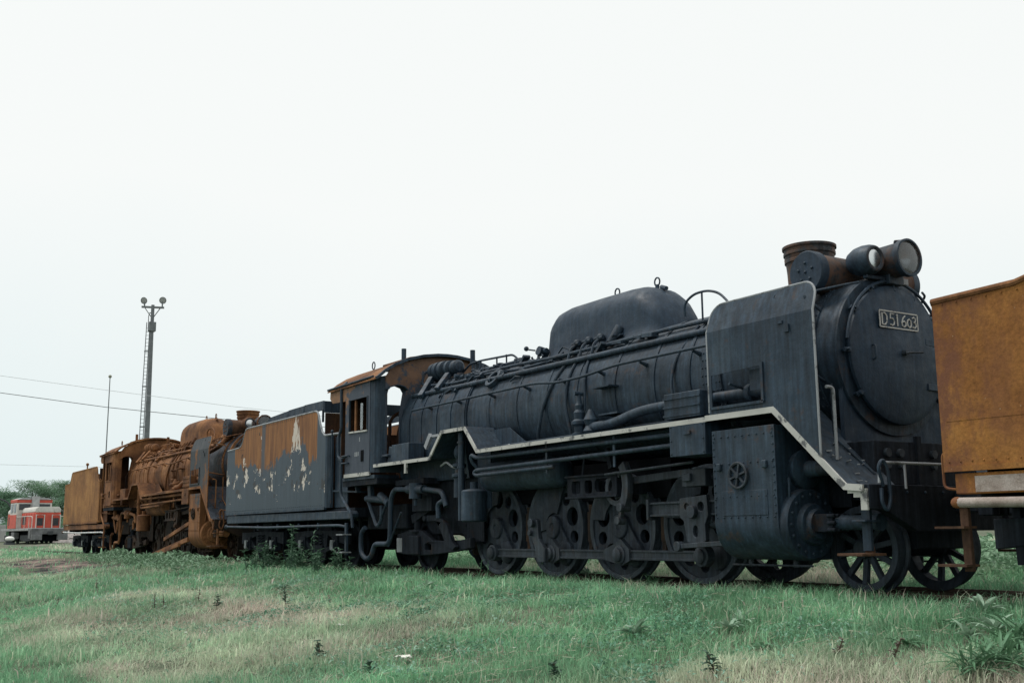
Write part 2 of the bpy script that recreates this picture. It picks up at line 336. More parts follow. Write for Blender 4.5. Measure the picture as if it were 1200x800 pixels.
def pipe(root, name, pts, r, mat, rad=.12, n=8):
    return put(name, MB().tube(rnd(pts, rad), r, n), mat, root)

def locomotive(x0, label, rusty):
    if rusty: B, D, G, T, RF, DEF, PIPE, RD = RUSTB, SOOTR, RUSTG, RUSTB, RUSTB, HALF, RUSTB, RUSTG
    else: B, D, G, T, RF, DEF, PIPE, RD = BLK, BLKD, GEAR, TRIM, RUSTB, BLK, BLK, ROD
    rv = MB()                                          # every rivet and small bolt head
    def rivets(a, b, n, r=.011):
        a = Vector(a); b = Vector(b)
        for i in range(n): rv.ell(a.lerp(b, i/max(1, n-1)), r, 6, 4)
    L = thing('steam_locomotive', (x0, 0, 0), label, 'locomotive')
    # --- boiler barrel, smokebox, firebox
    sb = MB().lathe((0, 0, ZB), (1, 0, 0), [(.45, .2), (.45, .872), (2.30, .872), (2.34, .868), (2.362, .85), (2.362, .3)], 64); put('smokebox', sb, SOOTR if rusty else B, L)
    k = MB(); k.lathe((0, 0, ZB), (1, 0, 0), [(-5.2, .3), (-5.2, .89), (.45, .884), (.45, .3)], 64); br = put('boiler', k, B, L)
    for x in (-4.55, -3.75, -2.95, -2.2, -1.35, -.55, .12):
        put('boiler_band', MB().lathe((0, 0, ZB), (1, 0, 0), [(x-.028, .880), (x-.028, .897), (x+.028, .897), (x+.028, .880)], 56), B, br)
    for x in (.40, .62, 2.05):
        put('smokebox_strap', MB().lathe((0, 0, ZB), (1, 0, 0), [(x-.05, .865), (x-.05, .893), (x+.05, .893), (x+.05, .865)], 56), B, L)
        for a in range(-80, 200, 6):
            for dx in (-.028, .028): rv.ell((x+dx, -.895*math.cos(R(a)), ZB+.895*math.sin(R(a))), .012, 6, 4)
    fr = []
    for x in (-7.62, -5.22):
        top = arc(0, ZB+.02, .905, 0, 180, 24); fr.append([(x, a, b) for a, b in top] + [(x, -.90, 1.9), (x, -.84, 1.5), (x, .84, 1.5), (x, .90, 1.9)])
    put('firebox', MB().loft(fr), B, L)
    for x in (-5.25, -5.72, -6.2, -6.75, -7.2):         # cladding sheets of the firebox, lapped
        pr = arc(0, ZB+.02, .918, -3, 183, 24); xa = x-.40
        k = MB().loft([[(xx, a*rr, ZB+.02+(b-ZB-.02)*rr) for a, b in pr] + [(xx, -.912*rr, 1.92), (xx, -.89*rr, 1.92), (xx, .89*rr, 1.92), (xx, .912*rr, 1.92)] for xx, rr in ((xa, .995), (x, 1.0))])
        put('firebox_sheet', k, B, L)
    put('ashpan', MB().plate([(-7.3, 1.55), (-5.0, 1.55), (-5.0, .95), (-5.5, .62), (-6.7, .62), (-7.3, 1.0)], [], -.72, .72, XZ), G, L, .02)
    # --- smokebox front
    k = MB().lathe((2.362, 0, ZB), (1, 0, 0), [(0, .868), (.022, .862), (.03, .80), (.028, .6)], 64); put('smokebox_ring', k, B, L)
    prof = [(.0, .72), (.03, .735), (.07, .755), (.098, .748), (.112, .72), (.12, .68)] + [(.12+.07*(1-(r/.68)**2), r) for r in (.62, .52, .42, .32, .22, .12, .04, 0)]
    door = put('smokebox_door', MB().lathe((2.37, 0, ZB), (1, 0, 0), prof, 64), D, L)
    for z in (2.62, 2.13):                              # hinge straps on the far side
        put('hinge', MB().beam((2.52, .38, z), (2.47, .80, z), .035, .075, (0, 0, 1)).cyl((2.46, .80, z-.07), (2.46, .80, z+.07), .035, n=10), D, door, .006)
    put('door_handle', MB().tube([(2.54, -.03, 2.46), (2.61, -.03, 2.46)], .03, 10).tube([(2.61, -.06, 2.455), (2.64, .19, 2.475)], .013, 6), ROD if not rusty else G, door)
    put('grab_handle', MB().tube(rnd([(2.50, -.47, 2.52), (2.56, -.47, 2.52), (2.56, -.47, 2.37), (2.50, -.47, 2.37)], .03), .011, 6), D, door)
    for a in (35, 62, 90, 118, 145, 180, 215, 325, 0):
        y, z = -.80*math.cos(R(a)), ZB+.80*math.sin(R(a))
        put('door_clamp', MB().beam((2.44, y*1.02, z+(z-ZB)*.02), (2.47, y*.86, ZB+(z-ZB)*.86), .03, .045).cyl((2.38, y*.985, ZB+(z-ZB)*.985), (2.50, y*.985, ZB+(z-ZB)*.985), .017, n=8), D, door)
    arcp = [(2.47, -.80*math.cos(R(a)), ZB+.80*math.sin(R(a))) for a in range(8, 84, 6)]
    put('door_handrail', MB().tube(arcp, .017, 8), D, L); put('door_handrail', MB().tube([(x, -y, z) for x, y, z in arcp], .017, 8), D, L)
    if not rusty:
        px = 2.552; pl = put('number_plate', MB().box(px-.012, px, -.37, .25, 2.715, 2.905), BLKD, L, .004)
        bd = MB()
        for a, b in (((-.365, 2.722), (.245, 2.722)), ((.245, 2.722), (.245, 2.898)), ((.245, 2.898), (-.365, 2.898)), ((-.365, 2.898), (-.365, 2.722))):
            bd.beam((px+.003, *a), (px+.003, *b), .013, .008, (1, 0, 0))
        put('border', bd, TRIM, pl)
        G5 = {'D': [[(0, 0), (0, 1), (.35, 1), (.6, .75), (.6, .25), (.35, 0), (0, 0)]], '5': [[(.55, 1), (.08, 1), (.05, .58), (.35, .62), (.55, .42), (.5, .12), (.25, 0), (0, .08)]],
              '1': [[(.3, 0), (.3, 1)], [(.3, 1), (.18, .88)]], '6': [[(.5, .98), (.2, .75), (.03, .35), (.12, .06), (.35, 0), (.55, .15), (.55, .38), (.35, .5), (.08, .4)]],
              '0': [[(.3, 0), (.08, .15), (.03, .42), (.12, .66), (.3, .72), (.5, .6), (.55, .3), (.45, .06), (.3, 0)]],
              '3': [[(.05, .85), (.3, .95), (.5, .8), (.45, .58), (.22, .5), (.5, .42), (.55, .2), (.35, .02), (.05, .08)]]}
        for ch, y0 in zip('D51603', (-.33, -.205, -.125, -.02, .07, .15)):
            m = MB()
            for st in G5[ch]:
                m.tube([(px+.004, y0+a*.125, 2.748+b*.125) for a, b in st], .0085, 6)
            put('character', m, TRIM, pl)
    # saddle and the plate below the smokebox front
    a0 = arc(0, ZB, .80, 200, 340, 16)
    put('saddle_front_plate', MB().plate([(-.78, 1.50)] + [(-.78, ZB-.42)] + a0 + [(.78, ZB-.42), (.78, 1.50)], [], 2.30, 2.352, YZ), D, L, .006)
    put('saddle', MB().box(.9, 2.25, -.62, .62, .85, 1.75), G, L)
    fb = MB().box(2.355, 2.72, -.80, .80, 1.06, 1.50); put('front_box', fb, G, L, .01)
    for y in (-.62, -.42, .1, .45):
        for z, r in ((1.38, .045), (1.25, .03)): put('box_fitting', MB().cyl((2.70, y, z), (2.76, y, z), r, n=10), RD, L)
    put('box_strap', MB().box(2.70, 2.745, -.16, -.09, 1.05, 1.56), G, L)
    # --- chimney, feed-water heater, lamps
    k = MB().lathe((1.32, 0, 3.14), (0, 0, 1), [(0, .34), (.08, .28), (.2, .255), (.45, .265), (.56, .275), (.57, .29), (.60, .29), (.61, .28), (.65, .285), (.66, .30), (.69, .30), (.70, .29), (.75, .295), (.76, .285), (.74, .26), (.3, .23), (.1, .23)], 40)
    ch = put('chimney', k, RUSTB if rusty else CHIM, L); put('rim', MB().lathe((1.32, 0, 3.14), (0, 0, 1), [(.735, .29), (.735, .312), (.765, .312), (.765, .27)], 40), RUSTB if rusty else CHIM, ch)
    put('lug', MB().box(.95, 1.04, -.03, .03, 3.80, 3.83), RF, ch)
    fx, fz = 1.98, 3.37
    fh = put('feedwater_heater', MB().lathe((fx, 0, fz), (0, 1, 0), [(-.80, 0), (-.80, .20), (-.785, .225), (-.77, .232), (-.70, .232), (-.69, .215), (.69, .215), (.70, .232), (.77, .232), (.785, .225), (.80, .2), (.80, 0)], 40), RUSTD if rusty else CHIM, L)
    for s in (-1, 1):
        put('end_cover', MB().lathe((fx, s*.80, fz), (0, s, 0), [(-.10, .236), (-.005, .238), (.012, .225), (.016, 0)], 36), D, fh)
        for a, r in ((0, 0), (90, .1), (162, .1), (234, .1), (306, .1), (18, .1)): rv.ell((fx+r*math.cos(R(a)), s*.818, fz+r*math.sin(R(a))), .017, 8, 5)
    put('heater_saddle', MB().box(fx-.12, fx+.12, -.45, .45, 3.0, 3.25), B, L)
    hl = put('headlamp', MB().lathe((2.26, -.02, 3.475), (1, 0, 0), [(0, 0), (0, .12), (.04, .16), (.12, .182), (.40, .187), (.41, .20), (.455, .20), (.46, .188), (.445, .18), (.3, .15), (.25, 0)], 40), SOOTR, L)
    put('rim', MB().lathe((2.26, -.02, 3.475), (1, 0, 0), [(.40, .19), (.40, .206), (.46, .206), (.463, .185), (.45, .178)], 40), B, hl)
    put('lens', MB().lathe((2.26, -.02, 3.475), (1, 0, 0), [(.440, .184), (.455, .12), (.462, .02), (.462, 0)], 32), GLASS, hl)
    put('reflector', MB().lathe((2.26, -.02, 3.475), (1, 0, 0), [(.43, .176), (.34, .15), (.28, .08), (.26, 0)], 32), TARN, hl)
    put('vent_cap', MB().beam((2.56, -.06, 3.665), (2.66, .04, 3.665), .07, .045), SOOTR, hl, .01)
    put('lamp_bracket', MB().box(2.34, 2.52, -.12, .12, 3.22, 3.36).box(2.40, 2.46, -.40, .2, 3.26, 3.30), B, L, .008)
    al = put('auxiliary_headlamp', MB().lathe((2.20, -.36, 3.46), (1, 0, 0), [(0, 0), (.005, .06), (.05, .12), (.13, .155), (.22, .165), (.30, .158), (.345, .142), (.35, .125), (.345, .10), (.33, .09), (.28, .05), (.25, 0)], 36), B, L)
    put('rim', MB().lathe((2.20, -.36, 3.46), (1, 0, 0), [(.335, .142), (.352, .138), (.358, .122), (.345, .10)], 36), SOOTR, al)
    put('lens', MB().lathe((2.20, -.36, 3.46), (1, 0, 0), [(.338, .105), (.348, .06), (.35, 0)], 24), REFL, al)
    put('small_plate', MB().box(2.50, 2.512, .02, .20, 3.235, 3.30), TRIM2, L)
    # pipe beside smokebox below heater, handrails round the smokebox
    for s in (-1, 1):
        pipe(L, 'heater_pipe', [(fx-.05, s*.62, 3.22), (fx-.02, s*.80, 3.10), (fx+.02, s*.92, 2.92), (fx-.30, s*.97, 2.84), (1.2, s*.96, 2.80)], .055, PIPE, .16, 12)
        pipe(L, 'smokebox_handrail', [(1.2, s*.98, 3.06), (2.0, s*.98, 3.10), (2.40, s*.62, 3.18), (2.44, s*.52, 3.20)], .014, PIPE, .08)
        put('pipe_elbow', MB().lathe((fx-.02, s*.74, 3.17), (0, s*.5, -.6), [(-.06, .07), (.0, .085), (.06, .07)], 14), B, L)
    put('dry_header', MB().ell((1.55, -.62, 3.16), (.30, .15, .13)), B, L)
    # --- combined dome
    xs = [-3.66, -3.64, -3.58, -3.49, -3.36, -3.1, -2.4, -1.75, -1.5, -1.3, -1.13, -1.0, -.92, -.88]
    hs = [.10, .45, .76, .94, 1.025, 1.06, 1.065, 1.06, 1.045, .98, .86, .68, .48, .2]
    ws = [.26, .33, .385, .425, .445, .455, .46, .46, .455, .435, .40, .345, .27, .14]
    rg = []
    for x, h, w in zip(xs, hs, ws):
        top = 2.93 + h
        prf = [(-w*1.18, 3.18), (-w*1.04, 3.27), (-w, 3.36)] if h > .5 else [(-w*1.1, 3.14), (-w*1.02, 3.16), (-w, 3.18)]
        b0 = min(prf[-1][1]+.02, top-.02); hh = top-b0; rr = min(.34, hh)
        pts = prf + [(-w*math.cos(R(t))**.75 if t < 90 else 0, b0 + (hh-rr) + rr*math.sin(R(t))) for t in (0, 15, 30, 45, 58, 70, 80, 90)]
        rg.append([(x, a, b) for a, b in pts] + [(x, -a, b) for a, b in pts[-2::-1]])
    dm = put('dome', MB().loft(rg), RUSTB if rusty else D, L, ang=50)
    for x, z in ((-1.45, 3.975), (-2.35, 3.995)):
        put('lifting_eye', MB().tube([(x+.055*math.cos(t), .0, z+.07+.06*math.sin(t)) for t in [2*PI*i/12 for i in range(12)]], .012, 6, True).cyl((x, 0, z-.03), (x, 0, z+.03), .03, n=8), B, dm)
    put('dome_bracket', MB().cyl((-1.36, 0, 3.955), (-1.2, -.05, 3.90), .03, n=8), B, dm)
    # valves and cocks along the dome foot
    for s in (-1, 1):
        for i in range(3):
            x = -2.65+.28*i
            put('sand_valve', MB().cyl((x, s*.50, 3.17), (x, s*.50, 3.30), .045, n=10).ell((x, s*.52, 3.31), .065, 10, 6).cyl((x-.09, s*.55, 3.30), (x+.09, s*.55, 3.30), .03, n=8).tube(rnd([(x, s*.56, 3.28), (x, s*.64, 3.22), (x, s*.70, 3.04)], .05), .022, 6), B, L)
        put('sand_chute', MB().cyl((-1.72, s*.46, 3.40), (-1.78, s*.60, 3.18), .075, .05, n=14), B, L)
        pipe(L, 'sand_pipe', [(-2.62, s*.70, 3.05), (-2.75, s*.84, 2.80), (-2.95, s*.93, 2.45), (-3.15, s*.90, 2.0), (-3.15, s*.86, 1.86)], .026, PIPE, .3)
        pipe(L, 'sand_pipe', [(-2.38, s*.70, 3.05), (-2.42, s*.87, 2.75), (-2.42, s*.93, 2.4), (-2.35, s*.90, 2.05), (-2.32, s*.86, 1.86)], .024, PIPE, .3)
        pipe(L, 'sand_pipe', [(-2.10, s*.70, 3.05), (-2.02, s*.87, 2.76), (-1.95, s*.93, 2.45), (-1.95, s*.93, 2.25)], .022, PIPE, .2)
        pipe(L, 'sand_pipe', [(.05, s*.62, 3.12), (-.12, s*.85, 2.75), (-.16, s*.93, 2.45), (-.12, s*.93, 2.2), (-.05, s*.88, 1.95)], .018, PIPE, .2)
        pipe(L, 'long_pipe', [(-7.4, s*.74, 3.05), (-5.3, s*.76, 3.02), (.9, s*.74, 3.0)], .04, PIPE, .1, 10)
        pipe(L, 'long_pipe', [(-6.2, s*.52, 3.22), (-4.3, s*.60, 3.2), (-3.0, s*.66, 3.15), (-.8, s*.62, 3.17), (.4, s*.6, 3.16)], .028, PIPE, .1)
        pipe(L, 'boiler_handrail', [(-6.95, s*.98, 2.74), (-3.1, s*.97, 2.76), (-2.55, s*.97, 2.70), (-1.9, s*.97, 2.71), (-1.2, s*.97, 2.77), (.98, s*.97, 2.77)], .02, PIPE, .2)
        for x in (-6.4, -5.4, -4.4, -3.4, -2.5, -1.6, -.7, .3): put('handrail_post', MB().tube([(x, s*.85, 2.71), (x, s*.975, 2.745)], [.03, .016], 8), B, L)
        put('step', MB().box(-1.62, -1.25, s*.86, s*1.05, 2.50, 2.52) if s > 0 else MB().box(-1.62, -1.25, -1.05, -.86, 2.50, 2.52), B, L)
        put('step', MB().box(-1.42, -1.02, min(s*.80, s*1.10), max(s*.80, s*1.10), 2.12, 2.14), B, L)
        # check valve with branch pipe
        k = MB().lathe((-1.98, s*1.0, 1.86), (0, 0, 1), [(0, .05), (.03, .10), (.08, .10), (.09, .07), (.17, .075), (.2, .11), (.24, .11), (.27, .07), (.36, .08), (.40, .05), (.46, .06), (.49, .04), (.60, .025), (.62, .025)], 14)
        k.cyl((-1.98, s*.92, 2.48), (-1.98, s*1.08, 2.48), .03, n=8); k.lathe((-1.72, s*1.0, 1.90), (0, 0, 1), [(0, .07), (.05, .11), (.12, .07), (.2, .10), (.28, .06), (.34, .03)], 14)
        put('check_valve', k, B, L)
        pipe(L, 'feed_pipe', [(-1.75, s*1.0, 2.0), (-1.2, s*1.04, 2.0), (-.55, s*1.10, 2.10), (.3, s*1.10, 2.12), (1.7, s*1.12, 2.10)], .062, PIPE, .25, 12)
        put('pipe_flange', MB().cyl((1.35, s*1.11, 2.105), (1.42, s*1.11, 2.105), .10, n=14), B, L)
        # box on the running board with ribs (lubricator) and the one hanging below it
        sg = lambda a, b: (min(s*a, s*b), max(s*a, s*b))
        lb = put('lubricator_box', MB().box(.18, .80, *sg(1.02, 1.34), 1.90, 2.20), B, L, .008)
        for z in (1.93, 2.03, 2.13): put('rib', MB().box(.17, .81, *sg(1.33, 1.352), z, z+.022), B, lb)
        hb = put('hanging_box', MB().box(.33, .93, *sg(1.0, 1.40), 1.46, 1.83), B, L, .006)
        put('catch', MB().box(.58, .70, *sg(1.39, 1.42), 1.70, 1.74), B, hb)
        for z in (1.49, 1.64, 1.80):
            for x in (.36, .90): rv.ell((x, s*1.402, z), .011, 6, 4)
    # --- running boards with the raised arch and the front slope
    path = [(-7.62, 1.815), (-5.55, 1.815), (-5.15, 2.205), (-4.42, 2.205), (-4.05, 1.83), (.95, 1.845)]
    for s in (-1, 1):
        sg = lambda a, b: (min(s*a, s*b), max(s*a, s*b))
        k = MB(); e = MB()
        for (xa, za), (xb, zb) in zip(path, path[1:]):
            k.beam((xa, s*1.13, za+.02), (xb, s*1.13, zb+.02), .50, .02)
        e.plate(strip([(x_, z_-.005) for x_, z_ in path], .054), [], s*1.379, s*1.401, XZ)
        put('running_board', k, B, L); put('board_edging', e, T, L)
        pf = [(.95, 1.868), (1.97, 1.868), (2.85, 1.045), (3.06, 1.025)]; k = MB(); e = MB()
        for i, ((xa, za), (xb, zb)) in enumerate(zip(pf, pf[1:])):
            k.beam((xa, s*1.04, za), (xb, s*1.04, zb), .70, .02)
        e.plate(strip([(x_, z_-.02) for x_, z_ in pf], .062), [], s*1.388, s*1.412, XZ)
        put('front_board', k, SOOTR if rusty else B, L); put('board_edging', e, T, L)
        pipe(L, 'board_pipe', [(-4.0, s*.97, 1.90), (.15, s*.97, 1.92)], .035, PIPE)
        # triangular gusset beside the arch
        put('arch_sheet', MB().plate([(-4.40, 2.19), (-4.05, 1.84), (-3.3, 1.86), (-3.9, 2.19)], [], s*.90, s*.915, XZ), B, L)
        # --- smoke deflector: lower sheet vertical, upper part leaning in
        def dfn(a, b, t): return (a, s*(1.405 - max(0, b-2.80)*.30) - s*t, b)
        out = [(1.02, 1.88), (1.96, 1.88), (2.575, 1.30)] + [(2.575, b) for b in (1.9, 2.5, 2.80)] + arc(2.40, 2.94, .175, 0, 90, 6) + [(2.0, 3.115), (1.6, 3.115)] + arc(1.20, 2.94, .175, 90, 180, 6) + [(1.02, 2.80)]
        hole = [(1.07, 1.96), (1.84, 1.96), (1.84, 2.33), (1.07, 2.31)]
        k = MB().plate([p for p in out], [hole, circ(2.02, 3.03, .024, 10)], 0, .012, dfn)
        df = put('smoke_deflector', k, DEF, L, ang=12)
        eg = [dfn(a, b, .006) for a, b in [(2.575, 1.30), (2.575, 1.9), (2.575, 2.80)] + arc(2.40, 2.94, .175, 0, 90, 6) + arc(1.20, 2.94, .175, 90, 180, 6) + [(1.02, 2.80), (1.02, 1.9)]]
        put('edge_bead', MB().tube(eg, .0125, 6), TRIM2 if not rusty else RUSTB, df)
        put('opening_frame', MB().beam((1.85, s*1.40, 1.95), (1.85, s*1.40, 2.36), .05, .035, (1, 0, 0)).beam((1.05, s*1.40, 1.945), (1.86, s*1.40, 1.945), .05, .03).beam((1.60, s*1.34, 2.2), (1.85, s*1.34, 2.2), .012, .22), DEF, df)
        put('stiffener', MB().box(2.30, 2.335, *sg(1.385, 1.40), 1.6, 2.8), DEF, df)
        put('latch', MB().box(2.19, 2.26, *sg(1.40, 1.425), 2.62, 2.70).box(2.10, 2.17, *sg(1.40, 1.418), 2.72, 2.75), DEF, df)
        for z in (2.95, 2.2): put('deflector_stay', MB().tube([(1.3, s*1.36, z), (1.3, s*.85, z-.1)], .016, 6).tube([(2.45, s*1.37, z), (2.2, s*.86, z-.05)], .016, 6), B, L)
        pipe(L, 'front_grab_rail', [(2.60, s*1.30, 2.02), (2.60, s*1.20, 2.02), (2.60, s*1.20, 1.30)], .017, TRIM2 if not rusty else B, .05)
        pipe(L, 'front_grab_rail', [(2.36, s*.95, 2.1), (2.36, s*.95, 1.55), (2.75, s*.84, 1.16)], .013, B, .05)
        # hoop over the boiler behind the deflector
        hp = [(-.35+.0*i, 0, 0) for i in range(1)]
        pipe(L, 'deflector_hoop', [(-.22, s*.60, 3.28), (-.21, s*.62, 3.44), (-.04, s*.62, 3.53), (.207, s*.62, 3.535), (.415, s*.62, 3.47), (.60, s*.66, 3.33), (.80, s*.74, 3.16)], .016, B, .12); put('hoop_post', MB().tube([(.12, s*.62, 3.16), (.12, s*.62, 3.535)], .013, 6), B, L)
        # --- cylinder with valve chest
        blk = [(s*.60, 1.70), (s*1.385, 1.70), (s*1.385, .74)] + [(s*(1.0 - .385*math.cos(R(a))*-1), .70 - .385*math.sin(R(a))) for a in range(0, 91, 10)] + [(s*.60, .315)]
        cy = put('cylinder_block', MB().plate(blk, [], 1.02, 1.95, YZ), DEF if rusty else B, L, .012, ang=30)
        yy = s*1.388
        for z in (1.62, 1.33, .98, .76): rivets((1.06, yy, z), (1.91, yy, z), 9)
        for x in (1.045, 1.925): rivets((x, yy, .8), (x, yy, 1.66), 12)
        put('cover_sheet', MB().box(1.15, 1.82, *sg(1.384, 1.391), .78, 1.04), DEF if rusty else B, cy, .003)
        hw = MB().lathe((1.42, s*1.385, 1.20), (0, s, 0), [(.0, .145), (.03, .145), (.035, .135), (.03, .118), (.0, .115)], 28).lathe((1.42, s*1.385, 1.20), (0, s, 0), [(0, .035), (.05, .032), (.05, 0)], 12)
        for i in range(6): a = PI*i/3+.3; hw.beam((1.42+.03*math.cos(a), s*1.405, 1.2+.03*math.sin(a)), (1.42+.12*math.cos(a), s*1.405, 1.2+.12*math.sin(a)), .02, .03, (0, 1, 0))
        put('snifting_valve_grille', hw, ROD if not rusty else G, cy)
        for x in (1.10, 1.78): put('lug', MB().box(x, x+.06, *sg(1.385, 1.42), 1.26, 1.34), B, cy, .01)
        put('valve_chest', MB().lathe((1.9, s*1.02, 1.24), (1, 0, 0), [(-.9, .19), (.06, .19), (.09, .205), (.13, .205), (.15, .17), (.17, .09), (.30, .08), (.33, .06), (.33, 0)], 32), B, L)
        put('valve_spindle_cover', MB().cyl((2.2, s*1.02, 1.24), (2.34, s*1.02, 1.24), .075, n=16), RD, L)
        cc = put('cylinder_cover', MB().lathe((1.95, s*1.0, .68), (1, 0, 0), [(0, .372), (.06, .372), (.09, .35), (.095, .22), (.15, .20), (.16, .16), (.22, .15), (.22, 0)], 44), B, L)
        for i in range(16): a = 2*PI*i/16; rv.ell((2.045, s*1.0+.30*math.cos(a), .68+.30*math.sin(a)), .02, 8, 4)
        g = MB().box(2.15, 2.40, *sg(.90, 1.10), .60, .78)
        for dy in (.9, .96, 1.04, 1.10):
            for z in (.62, .69, .76): g.cyl((2.34, s*dy, z), (2.44, s*dy, z), .022, n=8)
        put('gland', g, G, L, .01); put('tail_rod_casing', MB().lathe((2.4, s*1.0, .69), (1, 0, 0), [(0, .075), (.45, .07), (.46, .085), (.52, .085), (.52, 0)], 20), B, L)
        pipe(L, 'drain_pipe', [(1.95, s*1.22, 1.10), (1.99, s*1.24, 1.16), (1.99, s*1.25, .98), (1.97, s*1.24, .9)], .016, B, .05)
        put('drain_cocks', MB().cyl((1.15, s*1.0, .32), (1.15, s*1.0, .24), .03, n=8).cyl((1.8, s*1.0, .32), (1.8, s*1.0, .24), .03, n=8).tube([(.95, s*1.08, .26), (2.1, s*1.08, .26)], .012, 6), RD, L)
        # --- running gear of this side
        for i, x in enumerate(AX): driving_wheel(L, x, s, G if rusty else WHEEL, i == 2)
        spoke_wheel(L, 'leading_wheel', 2.39, s, G if rusty else WHEEL); spoke_wheel(L, 'trailing_wheel', -6.95, s, G, solid=True)
        put('main_frame', MB().plate([(3.0, .62), (3.0, 1.02), (1.0, 1.05), (-5.4, 1.05), (-6.0, .85), (-8.7, .85), (-8.7, .62), (-6.2, .6), (-5.3, .45), (-5.1, .42), (-4.95, .72), (-4.35, .72), (-4.2, .42), (-3.55, .42), (-3.4, .72), (-2.8, .72), (-2.65, .42), (-2.0, .42), (-1.85, .72), (-1.25, .72), (-1.1, .42), (-.45, .42), (-.3, .72), (.3, .72), (.45, .42), (1.2, .42), (1.6, .75), (2.8, .78)], [], s*.43, s*.46, XZ), G, L)
        yr = s*.90
        if not rusty or s > 0:
            rd = MB()
            for i in range(3):
                a, b = AX[i]+PINX, AX[i+1]+PINX
                rd.box(b+.08, a-.08, *sg(.875, .90), PINZ-.045, PINZ+.045); rd.box(b+.08, a-.08, *sg(.865, .915), PINZ+.035, PINZ+.062); rd.box(b+.08, a-.08, *sg(.865, .915), PINZ-.062, PINZ-.035)
            sr = put('side_rod', rd, RD, L, .004)
            for i in range(4):
                k = MB().lathe((AX[i]+PINX, 0, PINZ), (0, s, 0), [(.84, .125), (.945, .12), (.955, .10), (.955, .088), (.985, .085), (.995, .07), (.995, 0)], 24)
                if i in (1, 2): k.plate([(AX[i]+PINX-.34, PINZ-.06), (AX[i]+PINX+.05, PINZ-.13), (AX[i]+PINX+.20, PINZ-.07), (AX[i]+PINX+.20, PINZ+.07), (AX[i]+PINX+.03, PINZ+.20), (AX[i]+PINX-.10, PINZ+.14), (AX[i]+PINX-.34, PINZ+.06)], [], s*.86, s*.93, XZ)
                put('crank_pin', k, RD, sr)
            ec = MB().plate([(-2.99, .22), (-2.80, .22), (-2.80, .40), (-2.95, .55), (-2.98, .80), (-3.14, .80), (-3.16, .62), (-3.05, .42)], [], s*.985, s*1.05, XZ).cyl((-3.06, s*.97, .76), (-3.06, s*1.12, .76), .06, n=14).cyl((-3.12, s*.97, .62), (-3.12, s*1.10, .62), .04, n=10)
            put('eccentric_crank', ec, RD, L, .008)
        for i, x in enumerate(AX):                      # brake hangers and blocks behind each wheel, springs above axle
            xb = x-.775
            put('brake_gear', MB().beam((xb+.04, s*.60, 1.0), (xb+.03, s*.60, .34), .05, .07).plate([(xb+.02, .5), (xb+.10, .5), (xb+.09, .7), (xb+.10, .9), (xb+.02, .9)], [], s*.54, s*.66, XZ).cyl((xb, s*.62, .34), (xb+.06, s*.62, .34), .06, n=8), RUSTG, L)
        k = MB()
        for i in range(5): k.beam((2.39-.42+.05*i, s*.56, .93+.022*i), (2.39+.42-.05*i, s*.56, .93+.022*i), .09, .02)
        put('leaf_spring', k, G, L)
        # crosshead, slide bar, valve gear
        put('slide_bar', MB().box(-.48, .98, *sg(1.0, 1.05), .82, .95).box(-.48, .98, *sg(.97, 1.08), .945, .97).box(-.48, .98, *sg(.97, 1.08), .80, .825).box(-.50, -.46, *sg(.95, 1.10), .76, 1.01).box(.22, .27, *sg(.95, 1.10), .77, 1.0), RD, L, .004)
        ch_ = [(.14, 1.0), (.60, 1.03), (.62, .80), (.56, .70), (.57, .52), (.50, .45), (.42, .45), (.34, .48), (.25, .50), (.20, .74), (.14, .78)]
        put('crosshead', MB().plate(ch_, [circ(.26, .90, .045, 12), circ(.50, .90, .055, 12), circ(.40, .62, .045, 12, .07)], s*1.06, s*1.12, XZ).cyl((.38, s*1.02, .84), (.38, s*1.18, .84), .075, n=16).box(.15, .62, *sg(.94, 1.06), .72, .86), RD, L, .006)
        put('piston_rod', MB().cyl((.5, s*1.0, .70), (1.05, s*1.0, .70), .05, n=14), RD, L)
        put('union_link', MB().beam((.12, s*1.16, .45), (.98, s*1.16, .49), .04, .055).cyl((.15, s*1.12, .45), (.15, s*1.2, .45), .06, n=10), RD, L, .006)
        lbk = MB().plate([(-2.05, 1.08), (-.98, 1.08), (-.98, 1.34), (-1.2, 1.36), (-2.05, 1.33)], [rrect(-1.95, -1.76, 1.12, 1.29, .04), rrect(-1.66, -1.50, 1.12, 1.29, .04), rrect(-1.44, -1.08, 1.13, 1.30, .06)], s*1.10, s*1.17, XZ)
        lbk.box(-2.07, -.96, *sg(1.06, 1.2), 1.06, 1.085).box(-2.07, -1.2, *sg(1.06, 1.2), 1.335, 1.36)
        put('link_bracket', lbk, G, L, .006); [put('bracket_arm', MB().box(xa, xa+.17, *sg(.45, 1.1), 1.1, 1.3), G, L) for xa in (-2.04, -1.17)]
        ol = arc(-1.25, 1.20, .52, -38, 34, 10) + arc(-1.25, 1.20, .40, 34, -38, 10); il = arc(-1.25, 1.20, .475, -26, 22, 8) + arc(-1.25, 1.20, .435, 22, -26, 8)
        put('expansion_link', MB().plate(ol, [], s*1.10, s*1.19, XZ).plate(arc(-1.02, 1.16, .22, 60, 330, 12) + arc(-1.02, 1.16, .15, 330, 60, 12), [], s*1.10, s*1.16, XZ).cyl((-.86, s*1.08, .92), (-.86, s*1.24, .92), .055, n=10).cyl((-.96, s*1.08, .76), (-.96, s*1.2, .76), .05, n=10).beam((-.90, s*1.14, .95), (-.97, s*1.14, .76), .05, .05), RD, L, .006)
        put('radius_rod', MB().beam((-.80, s*1.06, 1.25), (.30, s*1.06, 1.30), .05, .09), RD, L, .006)
        put('reach_rod', MB().tube([(-1.15, s*1.22, 1.34), (.52, s*1.22, 1.40)], .017, 8), RD, L)
